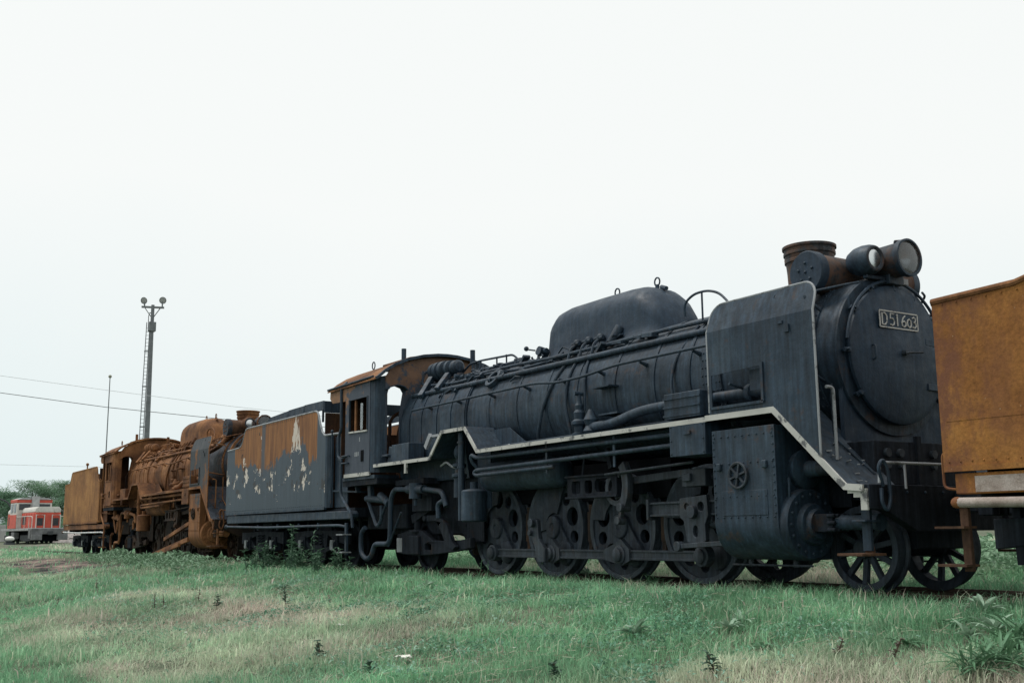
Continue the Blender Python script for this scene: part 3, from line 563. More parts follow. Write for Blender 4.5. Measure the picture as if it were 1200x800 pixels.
        put('valve_guide', MB().box(.22, .62, *sg(.98, 1.14), 1.13, 1.33).cyl((.55, s*1.0, 1.24), (1.05, s*1.0, 1.24), .05, n=12).box(.26, .40, *sg(1.13, 1.18), 1.19, 1.28), RD, L, .008)
        put('reverse_arm', MB().beam((-1.72, s*1.08, 1.62), (-1.25, s*1.08, 1.56), .05, .10).beam((-1.22, s*1.12, 1.68), (-1.14, s*1.12, 1.42), .05, .07).cyl((-1.7, s*.5, 1.62), (-1.7, s*1.14, 1.62), .05, n=10).beam((-1.72, s*1.12, 1.6), (-1.78, s*1.12, 1.32), .02, .03), G, L, .006)
        # air reservoir and the looped cooling pipes under the board
        put('air_reservoir', MB().lathe((-2.45, s*.92, 1.465), (-1, 0, 0), [(0, 0), (.01, .12), (.06, .195), (.12, .22), (.3, .225), (1.80, .225), (1.94, .215), (2.0, .19), (2.05, .12), (2.06, 0)], 32), B, L)
        pipe(L, 'cooling_pipe', [(.30, s*1.28, 1.68), (.30, s*1.30, 1.73), (-4.20, s*1.30, 1.735), (-4.38, s*1.30, 1.80), (-4.40, s*1.28, 1.70), (-4.36, s*1.2, 1.60)], .03, PIPE, .10, 10)
        pipe(L, 'cooling_pipe', [(.32, s*1.30, 1.605), (-4.22, s*1.30, 1.555), (-4.30, s*1.30, 1.52), (-4.22, s*1.30, 1.475), (-2.2, s*1.28, 1.50)], .03, PIPE, .05, 10)
        for x in (-.9, -2.4): put('pipe_hanger', MB().box(x, x+.04, *sg(1.265, 1.28), 1.42, 1.82), B, L)
        # air pump stack at the arch, small tank, post
        pm = MB().lathe((-4.60, s*1.12, .80), (0, 0, 1), [(0, .17), (.02, .195), (.46, .195), (.48, .17), (.50, .06), (.60, .06)], 24); put('strainer_tank', pm, B, L)
        put('arch_post', MB().cyl((-4.78, s*1.24, .82), (-4.78, s*1.24, 2.17), .05, n=12).cyl((-4.78, s*1.24, 2.0), (-4.78, s*1.24, 2.03), .065, n=12).cyl((-4.78, s*1.24, 1.62), (-4.78, s*1.24, 1.65), .065, n=12), B, L)
        put('arch_sheet', MB().box(-4.74, -4.35, *sg(.95, .97), 1.0, 2.18), B, L)
        put('injector', MB().ell((-5.05, s*1.12, 1.88), (.09, .09, .13)).lathe((-5.05, s*1.12, 1.18), (0, 0, 1), [(0, .09), (.3, .085), (.32, .12), (.36, .12), (.38, .07), (.46, .07), (.48, .11), (.52, .11), (.54, .05), (.62, .05)], 16).cyl((-5.2, s*1.12, 1.5), (-4.9, s*1.12, 1.5), .04, n=8), B, L)
        pipe(L, 'injector_pipe', [(-5.6, s*1.15, 1.70), (-5.4, s*1.16, 1.76), (-5.22, s*1.15, 1.66), (-5.05, s*1.12, 1.65)], .018, TRIM2 if not rusty else B, .08)
    # --- front beam, couplers, steps
    put('buffer_beam', MB().plate([(-1.36, 1.04), (1.36, 1.04), (1.36, .81), (1.15, .80), (.72, .60), (-.72, .60), (-1.15, .80), (-1.36, .81)], [], 3.0, 3.10, YZ), G, L, .008)
    for s in (-1, 1):
        sg = lambda a, b: (min(s*a, s*b), max(s*a, s*b))
        put('beam_end', MB().plate([(2.86, 1.00), (3.085, 1.00), (3.085, .80), (3.01, .80), (3.01, .92), (2.93, .92), (2.93, .96), (2.86, .96)], [], s*1.362, s*1.385, XZ), T, L)
        st = MB().beam((2.93, s*1.22, .98), (2.93, s*1.22, .42), .035, .10, (1, 0, 0)).beam((2.93, s*1.12, .70), (2.93, s*1.34, .70), .16, .02)
        sp = put('front_step', st, B, L, .004); put('tread', MB().box(2.72, 3.02, *sg(1.08, 1.42), .375, .40).plate([(2.88, .40), (2.98, .40), (2.95, .55)], [], s*1.18, s*1.22, XZ), RUSTD, sp, .004)
        pipe(L, 'beam_handrail', [(3.12, s*.2, 1.245), (3.12, s*1.22, 1.245), (3.12, s*1.24, 1.05)], .014, TRIM2 if not rusty else B, .04)
        put('rail_post', MB().tube([(3.12, s*.86, 1.0), (3.12, s*.86, 1.25)], .012, 6), TRIM2 if not rusty else B, L)
        pipe(L, 'air_hose', [(3.13, s*1.20, 1.02), (3.14, s*1.27, 1.20), (3.15, s*1.21, 1.28), (3.17, s*1.17, 1.18), (3.17, s*1.15, .90), (3.17, s*1.21, .78), (3.16, s*1.27, .86), (3.14, s*1.24, 1.0)], .018, B, .06)
    for i in range(9): rv.ell((3.105, -1.1+.27*i, .97), .016, 6, 4)
    put('coupler', MB().box(3.0, 3.42, -.10, .10, .78, .98).plate([(3.38, -.16), (3.38, .16), (3.56, .18), (3.56, .06), (3.47, .03), (3.47, -.05), (3.58, -.10), (3.56, -.18)], [], .74, 1.02, XY), G, L, .012)
    pipe(L, 'brake_hose', [(3.1, .42, .85), (3.25, .42, .82), (3.40, .36, .55), (3.52, .30, .50)], .03, DARK, .15, 10)
    put('pilot_truck', MB().box(1.95, 2.85, -.40, .40, .42, .72).box(1.6, 2.0, -.25, .25, .5, .7), G, L, .02)
    for x in [2.39]+AX+[-6.95]: put('axle', MB().cyl((x, -.54, .43 if x in (2.39, -6.95) else .7), (x, .54, .43 if x in (2.39, -6.95) else .7), .085, n=14), G, L)
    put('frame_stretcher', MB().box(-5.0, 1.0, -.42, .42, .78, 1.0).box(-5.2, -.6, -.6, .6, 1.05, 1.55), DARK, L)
    for x in (-.85, -2.35, -3.9): put('brake_beam', MB().box(x, x+.07, -.68, .68, .28, .36), G, L)
    # --- trailing truck and pipes beneath the cab
    for s in (-1, 1):
        sg = lambda a, b: (min(s*a, s*b), max(s*a, s*b))
        arm = [(-7.65, .30), (-7.65, .62), (-7.2, .70), (-6.75, .68), (-6.35, .52), (-5.6, .50), (-5.1, .56), (-5.1, .40), (-5.6, .34), (-6.4, .28), (-7.0, .26)]
        put('trailing_truck_frame', MB().plate(arm, [rrect(-6.62, -6.40, .36, .46, .02)], s*.80, s*.90, XZ), G, L, .012)
        put('axlebox', MB().box(-7.15, -6.75, *sg(.74, .96), .28, .60), GEAR, L, .015); put('damper', MB().cyl((-7.55, s*.85, .32), (-7.55, s*.85, .56), .10, n=12), TRIM2 if not rusty else G, L)
        put('spring_post', MB().cyl((-6.95, s*.86, .62), (-6.95, s*.86, .98), .06, n=12).lathe((-6.95, s*.86, .66), (0, 0, 1), [(0, .13), (.03, .13), (.04, .08)], 14).plate([(-7.05, .80), (-6.25, 1.06), (-6.25, 1.10), (-7.1, .95)], [], s*.78, s*.92, XZ), GEAR, L, .008)
        eq = [(-6.45, .86), (-6.35, .93), (-6.0, .93), (-5.72, .80), (-5.52, .50), (-5.40, .42), (-5.50, .36), (-5.70, .42), (-5.88, .66), (-6.05, .82), (-6.35, .83)]
        put('equaliser', MB().plate(eq, [], s*.92, s*1.0, XZ).cyl((-6.42, s*.9, .88), (-6.42, s*1.03, .88), .05, n=10), G, L, .012)
        put('frame_plate', MB().plate([(-6.3, 1.5), (-4.95, 1.5), (-4.95, .5), (-5.5, .5), (-5.9, .9), (-6.3, 1.0)], [circ(-5.5, .75+.0, .03, 8), circ(-5.35, .85, .03, 8), circ(-5.5, .98, .03, 8), circ(-5.3, 1.02, .03, 8)], s*.72, s*.735, XZ), G, L)
        pipe(L, 'injector_line', [P_(523, 593, s), P_(519, 576, s), P_(500, 573, s), P_(462, 573, s), P_(458, 585, s), P_(457, 637, s), P_(439, 637, s), P_(436, 650, s), P_(430, 656, s), P_(423, 648, s), P_(423, 625, s), P_(428, 618, s)], .045, PIPE, .14, 10)
        pipe(L, 'injector_line', [P_(514, 607, s), P_(513, 590, s), P_(520, 586, s)], .04, PIPE, .08, 10)
        put('steam_valve', MB().cyl(P_(487, 566, s), P_(487, 584, s), .11, n=14).cyl(P_(478, 573, s), P_(497, 573, s), .075, n=12).cyl(P_(487, 584, s), P_(487, 592, s), .03, n=8), B, L)
        pipe(L, 'hose_line', [P_(432, 588, s), P_(436, 600, s), P_(442, 618, s), P_(447, 610, s), P_(447, 592, s)], .035, PIPE, .12)
        put('hose_union', MB().cyl(P_(430, 584, s), P_(454, 586, s), .06, n=12).cyl(P_(446, 580, s), P_(456, 590, s), .07, n=12), PIPE, L)
        put('cab_strut', MB().beam(P_(434, 558, s), P_(435, 583, s), .08, .12, (1, 0, 0)), B, L, .006)
        put('cab_bracket', MB().beam(P_(419, 562, s), P_(420, 577, s), .10, .05, (1, 0, 0)).beam(P_(395, 575, s), P_(424, 576, s), .2, .03), B, L)
        put('sloping_stay', MB().tube([P_(452, 592, s), P_(444, 614, s)], .025, 6).tube([P_(470, 600, s), P_(455, 640, s)], .02, 6), B, L)
        put('side_pocket', MB().box(-7.35, -6.3, *sg(.78, 1.1), 1.45, 1.55).box(-6.9, -6.2, *sg(.8, 1.0), 1.0, 1.25), G, L, .01)
    put('drag_box', MB().box(-8.9, -7.3, -.9, .9, .72, 1.15), G, L, .02)
    # --- cab
    CX0, CX1 = -9.05, -7.55
    cab = L; zr = lambda y: 3.36 + .49*(math.sqrt(max(0, 1-(y/1.62)**2)) - math.sqrt(1-(1.40/1.62)**2))/(1-math.sqrt(1-(1.40/1.62)**2))
    for s in (-1, 1):
        sg = lambda a, b: (min(s*a, s*b), max(s*a, s*b))
        sd = put('cab_side', MB().plate([(-8.84, 1.70), (-7.78, 1.70), (-7.78, 3.40), (-9.56, 3.38), (-9.58, 3.20), (-9.45, 3.10), (-8.84, 3.08)], [[(-8.66, 2.49), (-7.88, 2.47), (-7.88, 3.07), (-8.66, 3.07)]], s*1.385, s*1.40, XZ), m_cabside if not rusty else RUSTB, L)
        put('window_sill', MB().beam((-8.67, s*1.395, 2.475), (-7.87, s*1.395, 2.455), .05, .03), TRIM if not rusty else RUSTB, sd)
        put('window_frame', MB().beam((-8.665, s*1.395, 2.47), (-8.665, s*1.395, 3.08), .035, .03, (1, 0, 0)).beam((-7.875, s*1.395, 2.47), (-7.875, s*1.395, 3.08), .035, .03, (1, 0, 0)), B, sd)
        put('window_post', MB().box(-8.50, -8.45, *sg(1.34, 1.37), 2.47, 3.07), RUSTB, sd); put('sash_glass', MB().box(-8.22, -8.12, *sg(1.375, 1.382), 2.50, 2.98), GLASS if not rusty else RUSTB, sd)
        put('cab_edging', MB().box(-8.86, -7.76, *sg(1.385, 1.412), 1.655, 1.72), T, sd)
        put('data_plate', MB().box(-8.13, -8.02, *sg(1.398, 1.41), 1.92, 2.12), DARK, sd); put('painted_figures', MB().box(-8.40, -8.36, *sg(1.399, 1.404), 2.02, 2.10).box(-8.33, -8.29, *sg(1.399, 1.404), 2.02, 2.10).box(-8.26, -8.23, *sg(1.399, 1.404), 2.03, 2.10).box(-8.21, -8.18, *sg(1.399, 1.404), 2.28, 2.36), TRIM2 if not rusty else RUSTB, sd)
        put('step_irons', MB().tube(rnd([(-8.86, s*1.40, 2.05), (-8.86, s*1.46, 2.05), (-8.62, s*1.46, 2.05), (-8.62, s*1.40, 2.05)], .04), .015, 6).tube(rnd([(-8.86, s*1.40, 1.92), (-8.86, s*1.46, 1.92), (-8.66, s*1.46, 1.92), (-8.66, s*1.40, 1.92)], .04), .015, 6), B, sd)
        # corner bend into the front wall
        cr = [(-7.78, 1.393), (-7.66, 1.36), (-7.585, 1.29), (-7.56, 1.20)]
        k = MB()
        for (xa, ya), (xb, yb) in zip(cr, cr[1:]): k.add([(xa, s*ya, 1.70), (xb, s*yb, 1.70), (xb, s*yb, 3.42), (xa, s*ya, 3.40), (xa-.01, s*(ya-.012), 1.70), (xb-.012, s*(yb-.01), 1.70), (xb-.012, s*(yb-.01), 3.42), (xa-.01, s*(ya-.012), 3.40)], [(0, 1, 2, 3), (7, 6, 5, 4), (0, 4, 5, 1), (3, 2, 6, 7)])
        put('cab_corner', k, B, L, ang=50)
        pipe(L, 'cab_handrail', [(-9.02, s*1.30, 3.46), (-9.0, s*1.42, 3.36), (-8.98, s*1.42, 2.56), (-9.05, s*1.44, 2.45), (-9.05, s*1.44, 2.05), (-8.90, s*1.44, 2.0), (-8.92, s*1.44, 1.35), (-8.45, s*1.42, .98), (-8.40, s*1.42, .75)], .028, PIPE, .12)
        pipe(L, 'cab_handrail', [(-9.05, s*1.43, 2.0), (-8.72, s*1.43, 2.04)], .02, PIPE, .05)
        put('cab_rear_sheet', MB().box(-9.08, -9.06, *sg(.58, 1.38), 1.60, 3.40), BRNI, L)
        put('cab_floor_edge', MB().box(-9.0, -7.6, *sg(.9, 1.38), 1.60, 1.66), B, L)
        put('gutter', MB().tube([(-9.62, s*1.43, 3.37), (-7.62, s*1.42, 3.40)], .022, 8), B, L)
    fwo = [(-1.2, 1.70), (-.90, 1.70), (-.90, 2.46)] + arc(0, 2.48, .90, 180, 0, 20) + [(.90, 1.70), (1.2, 1.70), (1.21, 3.40)] + [(y, zr(y)-.03) for y in (1.1, .9, .6, .3, 0, -.3, -.6, -.9, -1.1)] + [(-1.21, 3.40)]
    def wwin(s): return [(s*1.17, 2.0), (s*.935, 2.0), (s*.935, 2.75), (s*.87, 3.12)] + [(s*.92, 3.20), (s*1.03, 3.235), (s*1.14, 3.20)] + [(s*1.17, 3.10)]
    put('cab_front', MB().plate(fwo, [wwin(-1), wwin(1)], -7.56, -7.545, YZ), RUSTB if rusty else m_cabfront, L)
    for s in (-1, 1):
        sg = lambda a, b: (min(s*a, s*b), max(s*a, s*b))
        put('window_hood', MB().loft([[(x, s*a, b) for a, b in arc(1.02, 3.14, .20, 10, 170, 8, .11)+arc(1.02, 3.14, .185, 170, 10, 8, .095)] for x in (-7.56, -7.40)]), B, L)
        put('cab_front_shelf', MB().box(-7.54, -7.30, *sg(.92, 1.28), 1.96, 2.0).box(-7.20, -6.55, *sg(.95, 1.25), 1.85, 2.15).beam((-7.35, s*1.2, 1.84), (-7.28, s*1.2, 2.12), .04, .16), B, L, .01)
        put('loose_board', MB().beam((-6.02, s*1.2, 2.02), (-5.85, s*1.2, 2.22), .05, .09).box(-5.9, -5.6, *sg(1.1, 1.2), 2.18, 2.22), TRIM2 if not rusty else B, L)
        put('hanger', MB().box(-6.42, -6.36, *sg(1.36, 1.40), 1.62, 1.84), T, L)
    ys = [-1.44, -1.40, -1.25, -1.05, -.8, -.5, -.2, 0, .2, .5, .8, 1.05, 1.25, 1.40, 1.44]
    k = MB(); k.loft([[(x, y, zr(min(abs(y), 1.42)) + (dz if x > -9.6 else dz)) for y in ys] + [(x, y, zr(min(abs(y), 1.42)) - .025 + dz) for y in ys[::-1]] for x, dz in ((-9.62, .0), (-7.46, .02))])
    rf = put('cab_roof', k, RF, L); rb = MB().loft([[(x, y, zr(abs(y))+.055) for y in (-.62, -.3, 0, .3, .62)] + [(x, y, zr(abs(y))-.0) for y in (.62, .3, 0, -.3, -.62)] for x in (-8.9, -7.75)]); put('roof_hatch', rb, RF, rf, .01)
    k = MB(); pts = [(y, zr(min(abs(y), 1.42))) for y in ys]
    for (ya, za), (yb, zb) in zip(pts, pts[1:]): k.beam((-7.46, ya, za+.01), (-7.46, yb, zb+.01), .05, .05, (1, 0, 0))
    put('front_rim', k, B, rf)
    put('roof_eye', MB().tube([(-8.6+.06*math.cos(t), -.95, zr(.95)+.09+.07*math.sin(t)) for t in [2*PI*i/12 for i in range(12)]], .012, 6, True), B, rf)
    put('vent_pipe', MB().cyl((-8.0, -.62, zr(.62)-.02), (-8.0, -.62, zr(.62)+.24), .045, n=12), B, rf)
    put('cab_floor', MB().box(-9.0, -7.55, -1.36, 1.36, 1.50, 1.60), GEAR, L)
    put('backhead', MB().loft([[(x, a, b) for a, b in arc(0, 2.30, .80, 0, 180, 18)] + [(x, -.80, 1.6), (x, .80, 1.6)] for x in (-7.95, -7.57)]), BRNI, L, .02)
    bp = MB()
    for y, z in ((-.5, 2.6), (.5, 2.6), (0, 2.3), (-.3, 2.9), (.3, 2.9)): bp.cyl((-8.02, y, z), (-7.9, y, z), .09, n=12)
    bp.tube(rnd([(-8.0, -.9, 1.7), (-8.0, -.9, 2.7), (-8.0, -.4, 3.0), (-8.0, .6, 2.9)], .15), .03, 8); put('cab_fittings', bp, BRNI, L)
    # --- clutter on top of the firebox
    gy = -.42
    k = MB().lathe((-7.20, gy, 3.47), (1, 0, 0), [(0, 0), (.01, .12), (.05, .165), (.14, .165), (.15, .135), (.19, .135), (.20, .17), (.31, .17), (.32, .13), (.36, .13), (.38, .165), (.48, .16), (.50, .10), (.58, .10), (.60, .145), (.68, .145), (.70, .09), (.78, .12), (.9, .12), (.94, .08), (.95, 0)], 24)
    put('turbo_generator', k, B, L); put('generator_bracket', MB().beam((-7.05, gy-.12, 3.35), (-6.9, gy-.42, 2.98), .10, .10), B, L, .01); put('generator_bracket', MB().beam((-6.45, gy-.12, 3.35), (-6.35, gy-.40, 3.05), .10, .08), B, L, .01)
    pipe(L, 'exhaust_pipe', [(-7.28, gy, 3.55), (-7.38, gy-.1, 3.48), (-7.38, gy-.15, 3.28), (-7.2, gy-.1, 3.25)], .025, PIPE, .06)
    put('whistle', MB().cyl((-6.62, .05, 3.36), (-6.62, .05, 3.60), .02, n=8).cyl((-6.62, .05, 3.60), (-6.62, .05, 3.84), .045, n=12), B, L)
    for s in (-1, 1): put('safety_valve', MB().lathe((-5.95, s*.22, 3.33), (0, 0, 1), [(0, .12), (.05, .12), (.06, .08), (.16, .08), (.17, .05), (.2, .05)], 16), B, L)
    pipe(L, 'top_handrail', [(-6.4, -.30, 3.36), (-6.1, -.30, 3.50), (-5.7, -.32, 3.50), (-4.7, -.32, 3.46), (-4.55, -.32, 3.36)], .018, B, .1)
    for x in (-5.75, -5.2, -4.9): put('handrail_post', MB().tube([(x, -.32, 3.30), (x, -.32, 3.49)], .015, 6), B, L)
    for i, (x, y, z, r) in enumerate(((-6.0, -.55, 3.20, .10), (-5.55, -.60, 3.14, .09), (-4.9, -.45, 3.24, .08), (-4.5, -.30, 3.30, .07), (-4.2, -.48, 3.22, .06))):
        put('valve_body', MB().cyl((x, y, z-.04), (x, y, z+r*1.1), r*.6, n=10).cyl((x-r*1.3, y, z+r*.3), (x+r*1.3, y, z+r*.3), r*.45, n=10).cyl((x, y-.12, z+r*.5), (x, y+.02, z+r*.5), r*.35, n=8), B, L)
    put('washout_cover', MB().lathe((-4.62, -.72, 3.02), (0, -.8, .6), [(-.02, .17), (.05, .17), (.06, .14), (.05, .11), (.0, .10)], 20), B, L)
    pipe(L, 'top_pipe', [(-6.2, -.2, 3.40), (-5.2, -.4, 3.30), (-4.3, -.36, 3.32), (-3.8, -.5, 3.2)], .03, PIPE, .2); pipe(L, 'top_pipe', [(-6.9, -.62, 3.2), (-5.9, -.7, 3.12), (-4.9, -.62, 3.16), (-3.9, -.66, 3.1), (-2.7, -.62, 3.14)], .024, PIPE, .2)
    put('dome_cock', MB().cyl((-3.52, -.46, 3.30), (-3.52, -.62, 3.33), .07, n=10).cyl((-3.65, -.55, 3.32), (-3.4, -.55, 3.32), .04, n=8).tube([(-3.7, -.56, 3.36), (-3.88, -.6, 3.40)], .014, 6).ell((-3.88, -.6, 3.41), .04, 8, 5), B, L)
    rg = random.Random(21); jk = MB()                    # torn lagging, loose pipe ends and clips on top of the boiler
    for i in range(64):
        x = rg.uniform(-6.6, -3.75) if i < 42 else rg.uniform(-3.6, -.4); a = R(rg.uniform(20, 62)) if i < 42 else R(rg.uniform(32, 46)); r = .915; c = Vector((x, -r*math.sin(a), ZB+r*math.cos(a))); n = Vector((0, -math.sin(a), math.cos(a)))
        t = rg.random()
        if t < .4: jk.cyl(c-n*.02, c+n*rg.uniform(.03, .09), rg.uniform(.016, .036), n=8)
        elif t < .75: e = Vector((rg.uniform(-.35, .35), rg.uniform(-.12, .12), rg.uniform(-.05, .07))); jk.tube([c, c+e*.5+n*rg.uniform(.02, .09), c+e], rg.uniform(.010, .02), 6)
        else: e = Vector((rg.uniform(.05, .16), 0, rg.uniform(-.05, .05))); jk.beam(c-e, c+e+n*.04, rg.uniform(.04, .13), rg.uniform(.02, .05))
    put('loose_fittings', jk, B, L, stuff=True)
    db = MB()
    for i in range(34):
        if i < 16: x = rg.uniform(2.35, 2.95); p = Vector((x, -rg.uniform(.8, 1.36), 1.868-(x-1.97)*.935+.02))
        else: p = Vector((rg.uniform(-4.0, -3.2), -rg.uniform(.95, 1.36), 1.865))
        db.beam(p, p+Vector((rg.uniform(-.06, .06), rg.uniform(-.05, .05), rg.uniform(0, .02))), rg.uniform(.008, .03), rg.uniform(.006, .015))
    put('debris', db, TRIM2 if not rusty else RUSTB, L, stuff=True)
    put('rivets', rv, B, L, stuff=True)
    return L
def P_(u, v, s):
    p = P(u, v, y=-1.15); return (p.x, s*1.15, p.z)
k = NT('cab_front_paint'); _m = k.ramp(k.math('ADD', k.noise(3.1, (1, 1, 1), 8, .68), k.math('MULTIPLY', k.math('SUBTRACT', k.sep()[2], 3.2), .35)), [(.47, 0.), (.53, 1.)])
m_cabfront = k.fin(k.mix(_m, k.ramp(k.noise(4), [(.3, (.022, .034, .052)), (.7, (.042, .056, .078))]), k.ramp(k.noise(6), [(.3, (.09, .05, .032)), (.7, (.18, .095, .055))])), .7, k.noise(30), .4, .006)
k = NT('cab_side_paint'); _x, _y, _z = k.sep(); _m = k.ramp(k.math('ADD', k.noise(2.6, (1, 1, 1), 8, .7), k.math('MULTIPLY', k.math('SUBTRACT', k.math('SUBTRACT', k.math('MULTIPLY', _z, 1.6), _x), 13.55), .30)), [(.47, 0.), (.53, 1.)])
m_cabside = k.fin(k.mix(_m, k.ramp(k.noise(4, (3, 3, .6)), [(.3, (.026, .038, .058)), (.7, (.046, .060, .084))]), k.ramp(k.noise(6), [(.3, (.12, .06, .032)), (.7, (.24, .125, .06))])), .7, k.noise(30), .4, .006)
# ---------------------------------------------------------------- tender (own x as in the photograph behind the first engine)
def tender(x0, label, FL, FR, GR, PP, boards=True, TRM=None, paint=None):
    T = thing('locomotive_tender', (x0, 0, 0), label, 'tender'); TRM = TRM or FL; rv = MB()
    prof = [(-15.81, 1.14), (-9.86, 1.14), (-9.86, 2.52), (-9.95, 2.55), (-10.05, 2.62), (-10.16, 2.78), (-10.24, 2.95), (-10.30, 3.02), (-10.40, 3.05), (-14.45, 3.05), (-14.56, 3.02), (-14.66, 2.90), (-14.76, 2.74), (-14.86, 2.67), (-15.0, 2.64), (-15.81, 2.62)]
    for s in (-1, 1):
        sg = lambda a, b: (min(s*a, s*b), max(s*a, s*b))
        put('tank_side', MB().plate(prof, [], s*1.335, s*1.36, XZ), FL, T)
        rim = [(x, s*1.35, z) for x, z in prof[2:]]
        put('top_bead', MB().tube(rim, .032 if FL is OCHRE else .02, 8), RUSTB if FL is OCHRE else TRM, T)
        cr = [(-9.86, 1.36), (-9.80, 1.345), (-9.745, 1.30), (-9.73, 1.24)]; k = MB()
        for (xa, ya), (xb, yb) in zip(cr, cr[1:]): k.add([(xa, s*ya, 1.14), (xb, s*yb, 1.14), (xb, s*yb, 2.52), (xa, s*ya, 2.52)], [(0, 1, 2, 3)])
        put('tank_corner', k, FL if paint is None else paint, T, ang=60)
        put('front_flank', MB().box(-9.75, -9.15, *sg(1.18, 1.20), 1.14, 2.50), FR, T)
        put('grab_rail', MB().tube([(-9.45, s*1.40, 1.2), (-9.45, s*1.40, 2.55)], .016, 6).ell((-9.45, s*1.40, 2.57), .03, 8, 5), FR, T)
        put('front_bead', MB().tube(rnd([(-9.86, s*1.35, 2.53), (-9.2, s*1.33, 2.52), (-9.1, s*1.32, 2.45)], .05), .022, 8), TRM, T)
        put('bottom_flange', MB().beam((-15.80, s*1.345, 1.13), (-9.85, s*1.345, 1.13), .055, .05), FR, T)
        put('underframe', MB().plate([(-15.72, .91), (-8.75, .91), (-8.64, .94), (-8.62, 1.0), (-8.70, 1.06), (-15.72, 1.09)], [], s*1.20, s*1.345, XZ), FR, T, .012)
        put('brake_pipe', MB().tube(rnd([(-15.68, s*1.36, .84), (-13.0, s*1.37, .795), (-9.15, s*1.36, .80), (-8.95, s*1.3, .77)], .3), .045 if PP is RLAG else .026, 10), PP, T)
        put('pipe_end', MB().ell((-15.70, s*1.36, .84), (.06, .05, .05)), FR, T)
        for x in (-13.6, -12.4, -11.2, -10.2): put('pipe_clip', MB().box(x, x+.03, *sg(1.33, 1.36), .74, .86), FR, T)
        for xa, xs_ in ((-8.86, 1), (-15.65, -1))[:2 if FL is OCHRE else 1]:
            k = MB().beam((xa, s*1.34, .84), (xa+.01, s*1.34, .26), .04, .08, (1, 0, 0)); st = put('footstep', k, RUSTD if FR is OCHRE else FR, T, .004)
            for z in (.62, .30): put('tread', MB().box(xa-.24, xa+.05, *sg(1.26, 1.44), z, z+.02), TRM if xs_ > 0 else RUSTD, st)
        for bx in (-14.28, -10.93):                     # two bogies
            fr = [(-1.34, .44), (-1.34, .70), (-.35, .72), (.35, .72), (1.34, .70), (1.34, .44), (.95, .48), (.55, .34), (.30, .28), (-.30, .28), (-.55, .34), (-.95, .48)]
            hl = [[(-.72, .56), (-.40, .62), (-.34, .38), (-.5, .41)], [(.72, .56), (.5, .41), (.34, .38), (.40, .62)]]
            bf = put('bogie_frame', MB().plate([(bx+a, b) for a, b in fr], [[(bx+a, b) for a, b in h] for h in hl], s*.90, s*1.0, XZ), GR, T, .01)
            put('spring_plank', MB().box(bx-.22, bx+.22, *sg(.5, 1.03), .36, .42), GR, bf)
            cs = MB()
            for dx in (-.12, .12):
                cs.tube([(bx+dx+.055*math.cos(t), s*1.0+.055*math.sin(t), .42+.22*t/(2*PI*4)) for t in [2*PI*4*i/40 for i in range(41)]], .014, 5)
            put('coil_springs', cs, GR, bf)
            for dx in (-.825, .825):
                w = spoke_wheel(T, 'wheel', bx+dx, s, GR, solid=True)
                put('axlebox', MB().box(bx+dx-.13, bx+dx+.13, *sg(.88, 1.04), .30, .60).lathe((bx+dx, s*1.04, .43), (0, s, 0), [(0, .10), (.04, .095), (.06, .06), (.06, 0)], 14), GR, T, .012)
                put('axlebox_cover', MB().plate(rrect(bx+dx-.065, bx+dx+.065, .34, .53, .03), [], s*1.05, s*1.105, XZ), AXC, T, .006)
            [put('brake_hanger', MB().beam((bx+e*1.3, s*.7, .95), (bx+e*1.28, s*.7, .30), .06, .08), GR, T) for e in (-1, 1)]; put('bogie_brace', MB().beam((bx, s*.8, .95), (bx-.5, s*.8, .66), .08, .06).beam((bx, s*.8, .95), (bx+.5, s*.8, .66), .08, .06), GR, T)
        if boards:
            xs_ = [-13.55, -12.3, -11.4, -10.36]; hs_ = [3.21, 3.25, 3.27, 3.27]
            for i in range(3): put('coal_board', MB().plate([(xs_[i]+.01, 3.08), (xs_[i+1]-.01, 3.08), (xs_[i+1]-.01, hs_[i+1]), (xs_[i]+.01+(.12 if i == 0 else 0), hs_[i]+(.0 if i == 0 else .01)), (xs_[i]+.01, hs_[i]-.05)], [], s*1.18, s*1.205, XZ), BLK, T, .006)
            for x in (-13.3, -12.2, -11.3, -10.5): put('board_stay', MB().box(x, x+.05, *sg(1.15, 1.18), 2.85, 3.2), FR, T)
    for z0, z1, y0, y1, x in ((1.14, 2.62, -1.34, 1.34, -15.80),): put('tank_rear', MB().box(x, x+.02, y0, y1, z0, z1), FR, T)
    put('rear_top_bead', MB().beam((-15.80, -1.36, 2.615), (-15.80, 1.36, 2.615), .06, .07), FR, T, .02)
    put('tank_top', MB().box(-15.79, -14.7, -1.33, 1.33, 2.58, 2.61).plate([(-14.9, 2.60), (-14.35, 3.0), (-14.37, 3.02), (-14.95, 2.62)], [], -1.33, 1.33, XZ), FR, T)
    hp = put('coal_hopper', MB().box(-14.40, -14.37, -1.33, 1.33, 2.2, 3.03).plate([(-14.4, 2.40), (-11.0, 1.65), (-9.8, 1.62), (-9.8, 1.60), (-11.0, 1.62), (-14.4, 2.36)], [], -1.33, 1.33, XZ), BRNI, T)
    put('front_bulkhead', MB().plate([(-1.33, 1.14), (1.33, 1.14), (1.33, 2.60), (-.72, 2.60), (-.80, 2.98), (-1.33, 2.98)], [], -9.98, -9.95, YZ), BRNI, T)
    if boards: put('coal_board', MB().box(-10.36, -10.33, -1.20, 1.20, 3.03, 3.26), BLK, T, .006); put('board_plate', MB().box(-10.33, -10.32, .42, .66, 3.06, 3.12), TRIM2, T)
    if boards: put('tank_gauge_pipes', MB().tube([(-10.1, .75, 2.6), (-10.1, .75, 2.88)], .02, 6).tube([(-10.05, .95, 2.6), (-10.05, .95, 2.95)], .014, 6).ell((-10.1, .75, 2.62), .06, 8, 5), BRNI, T)
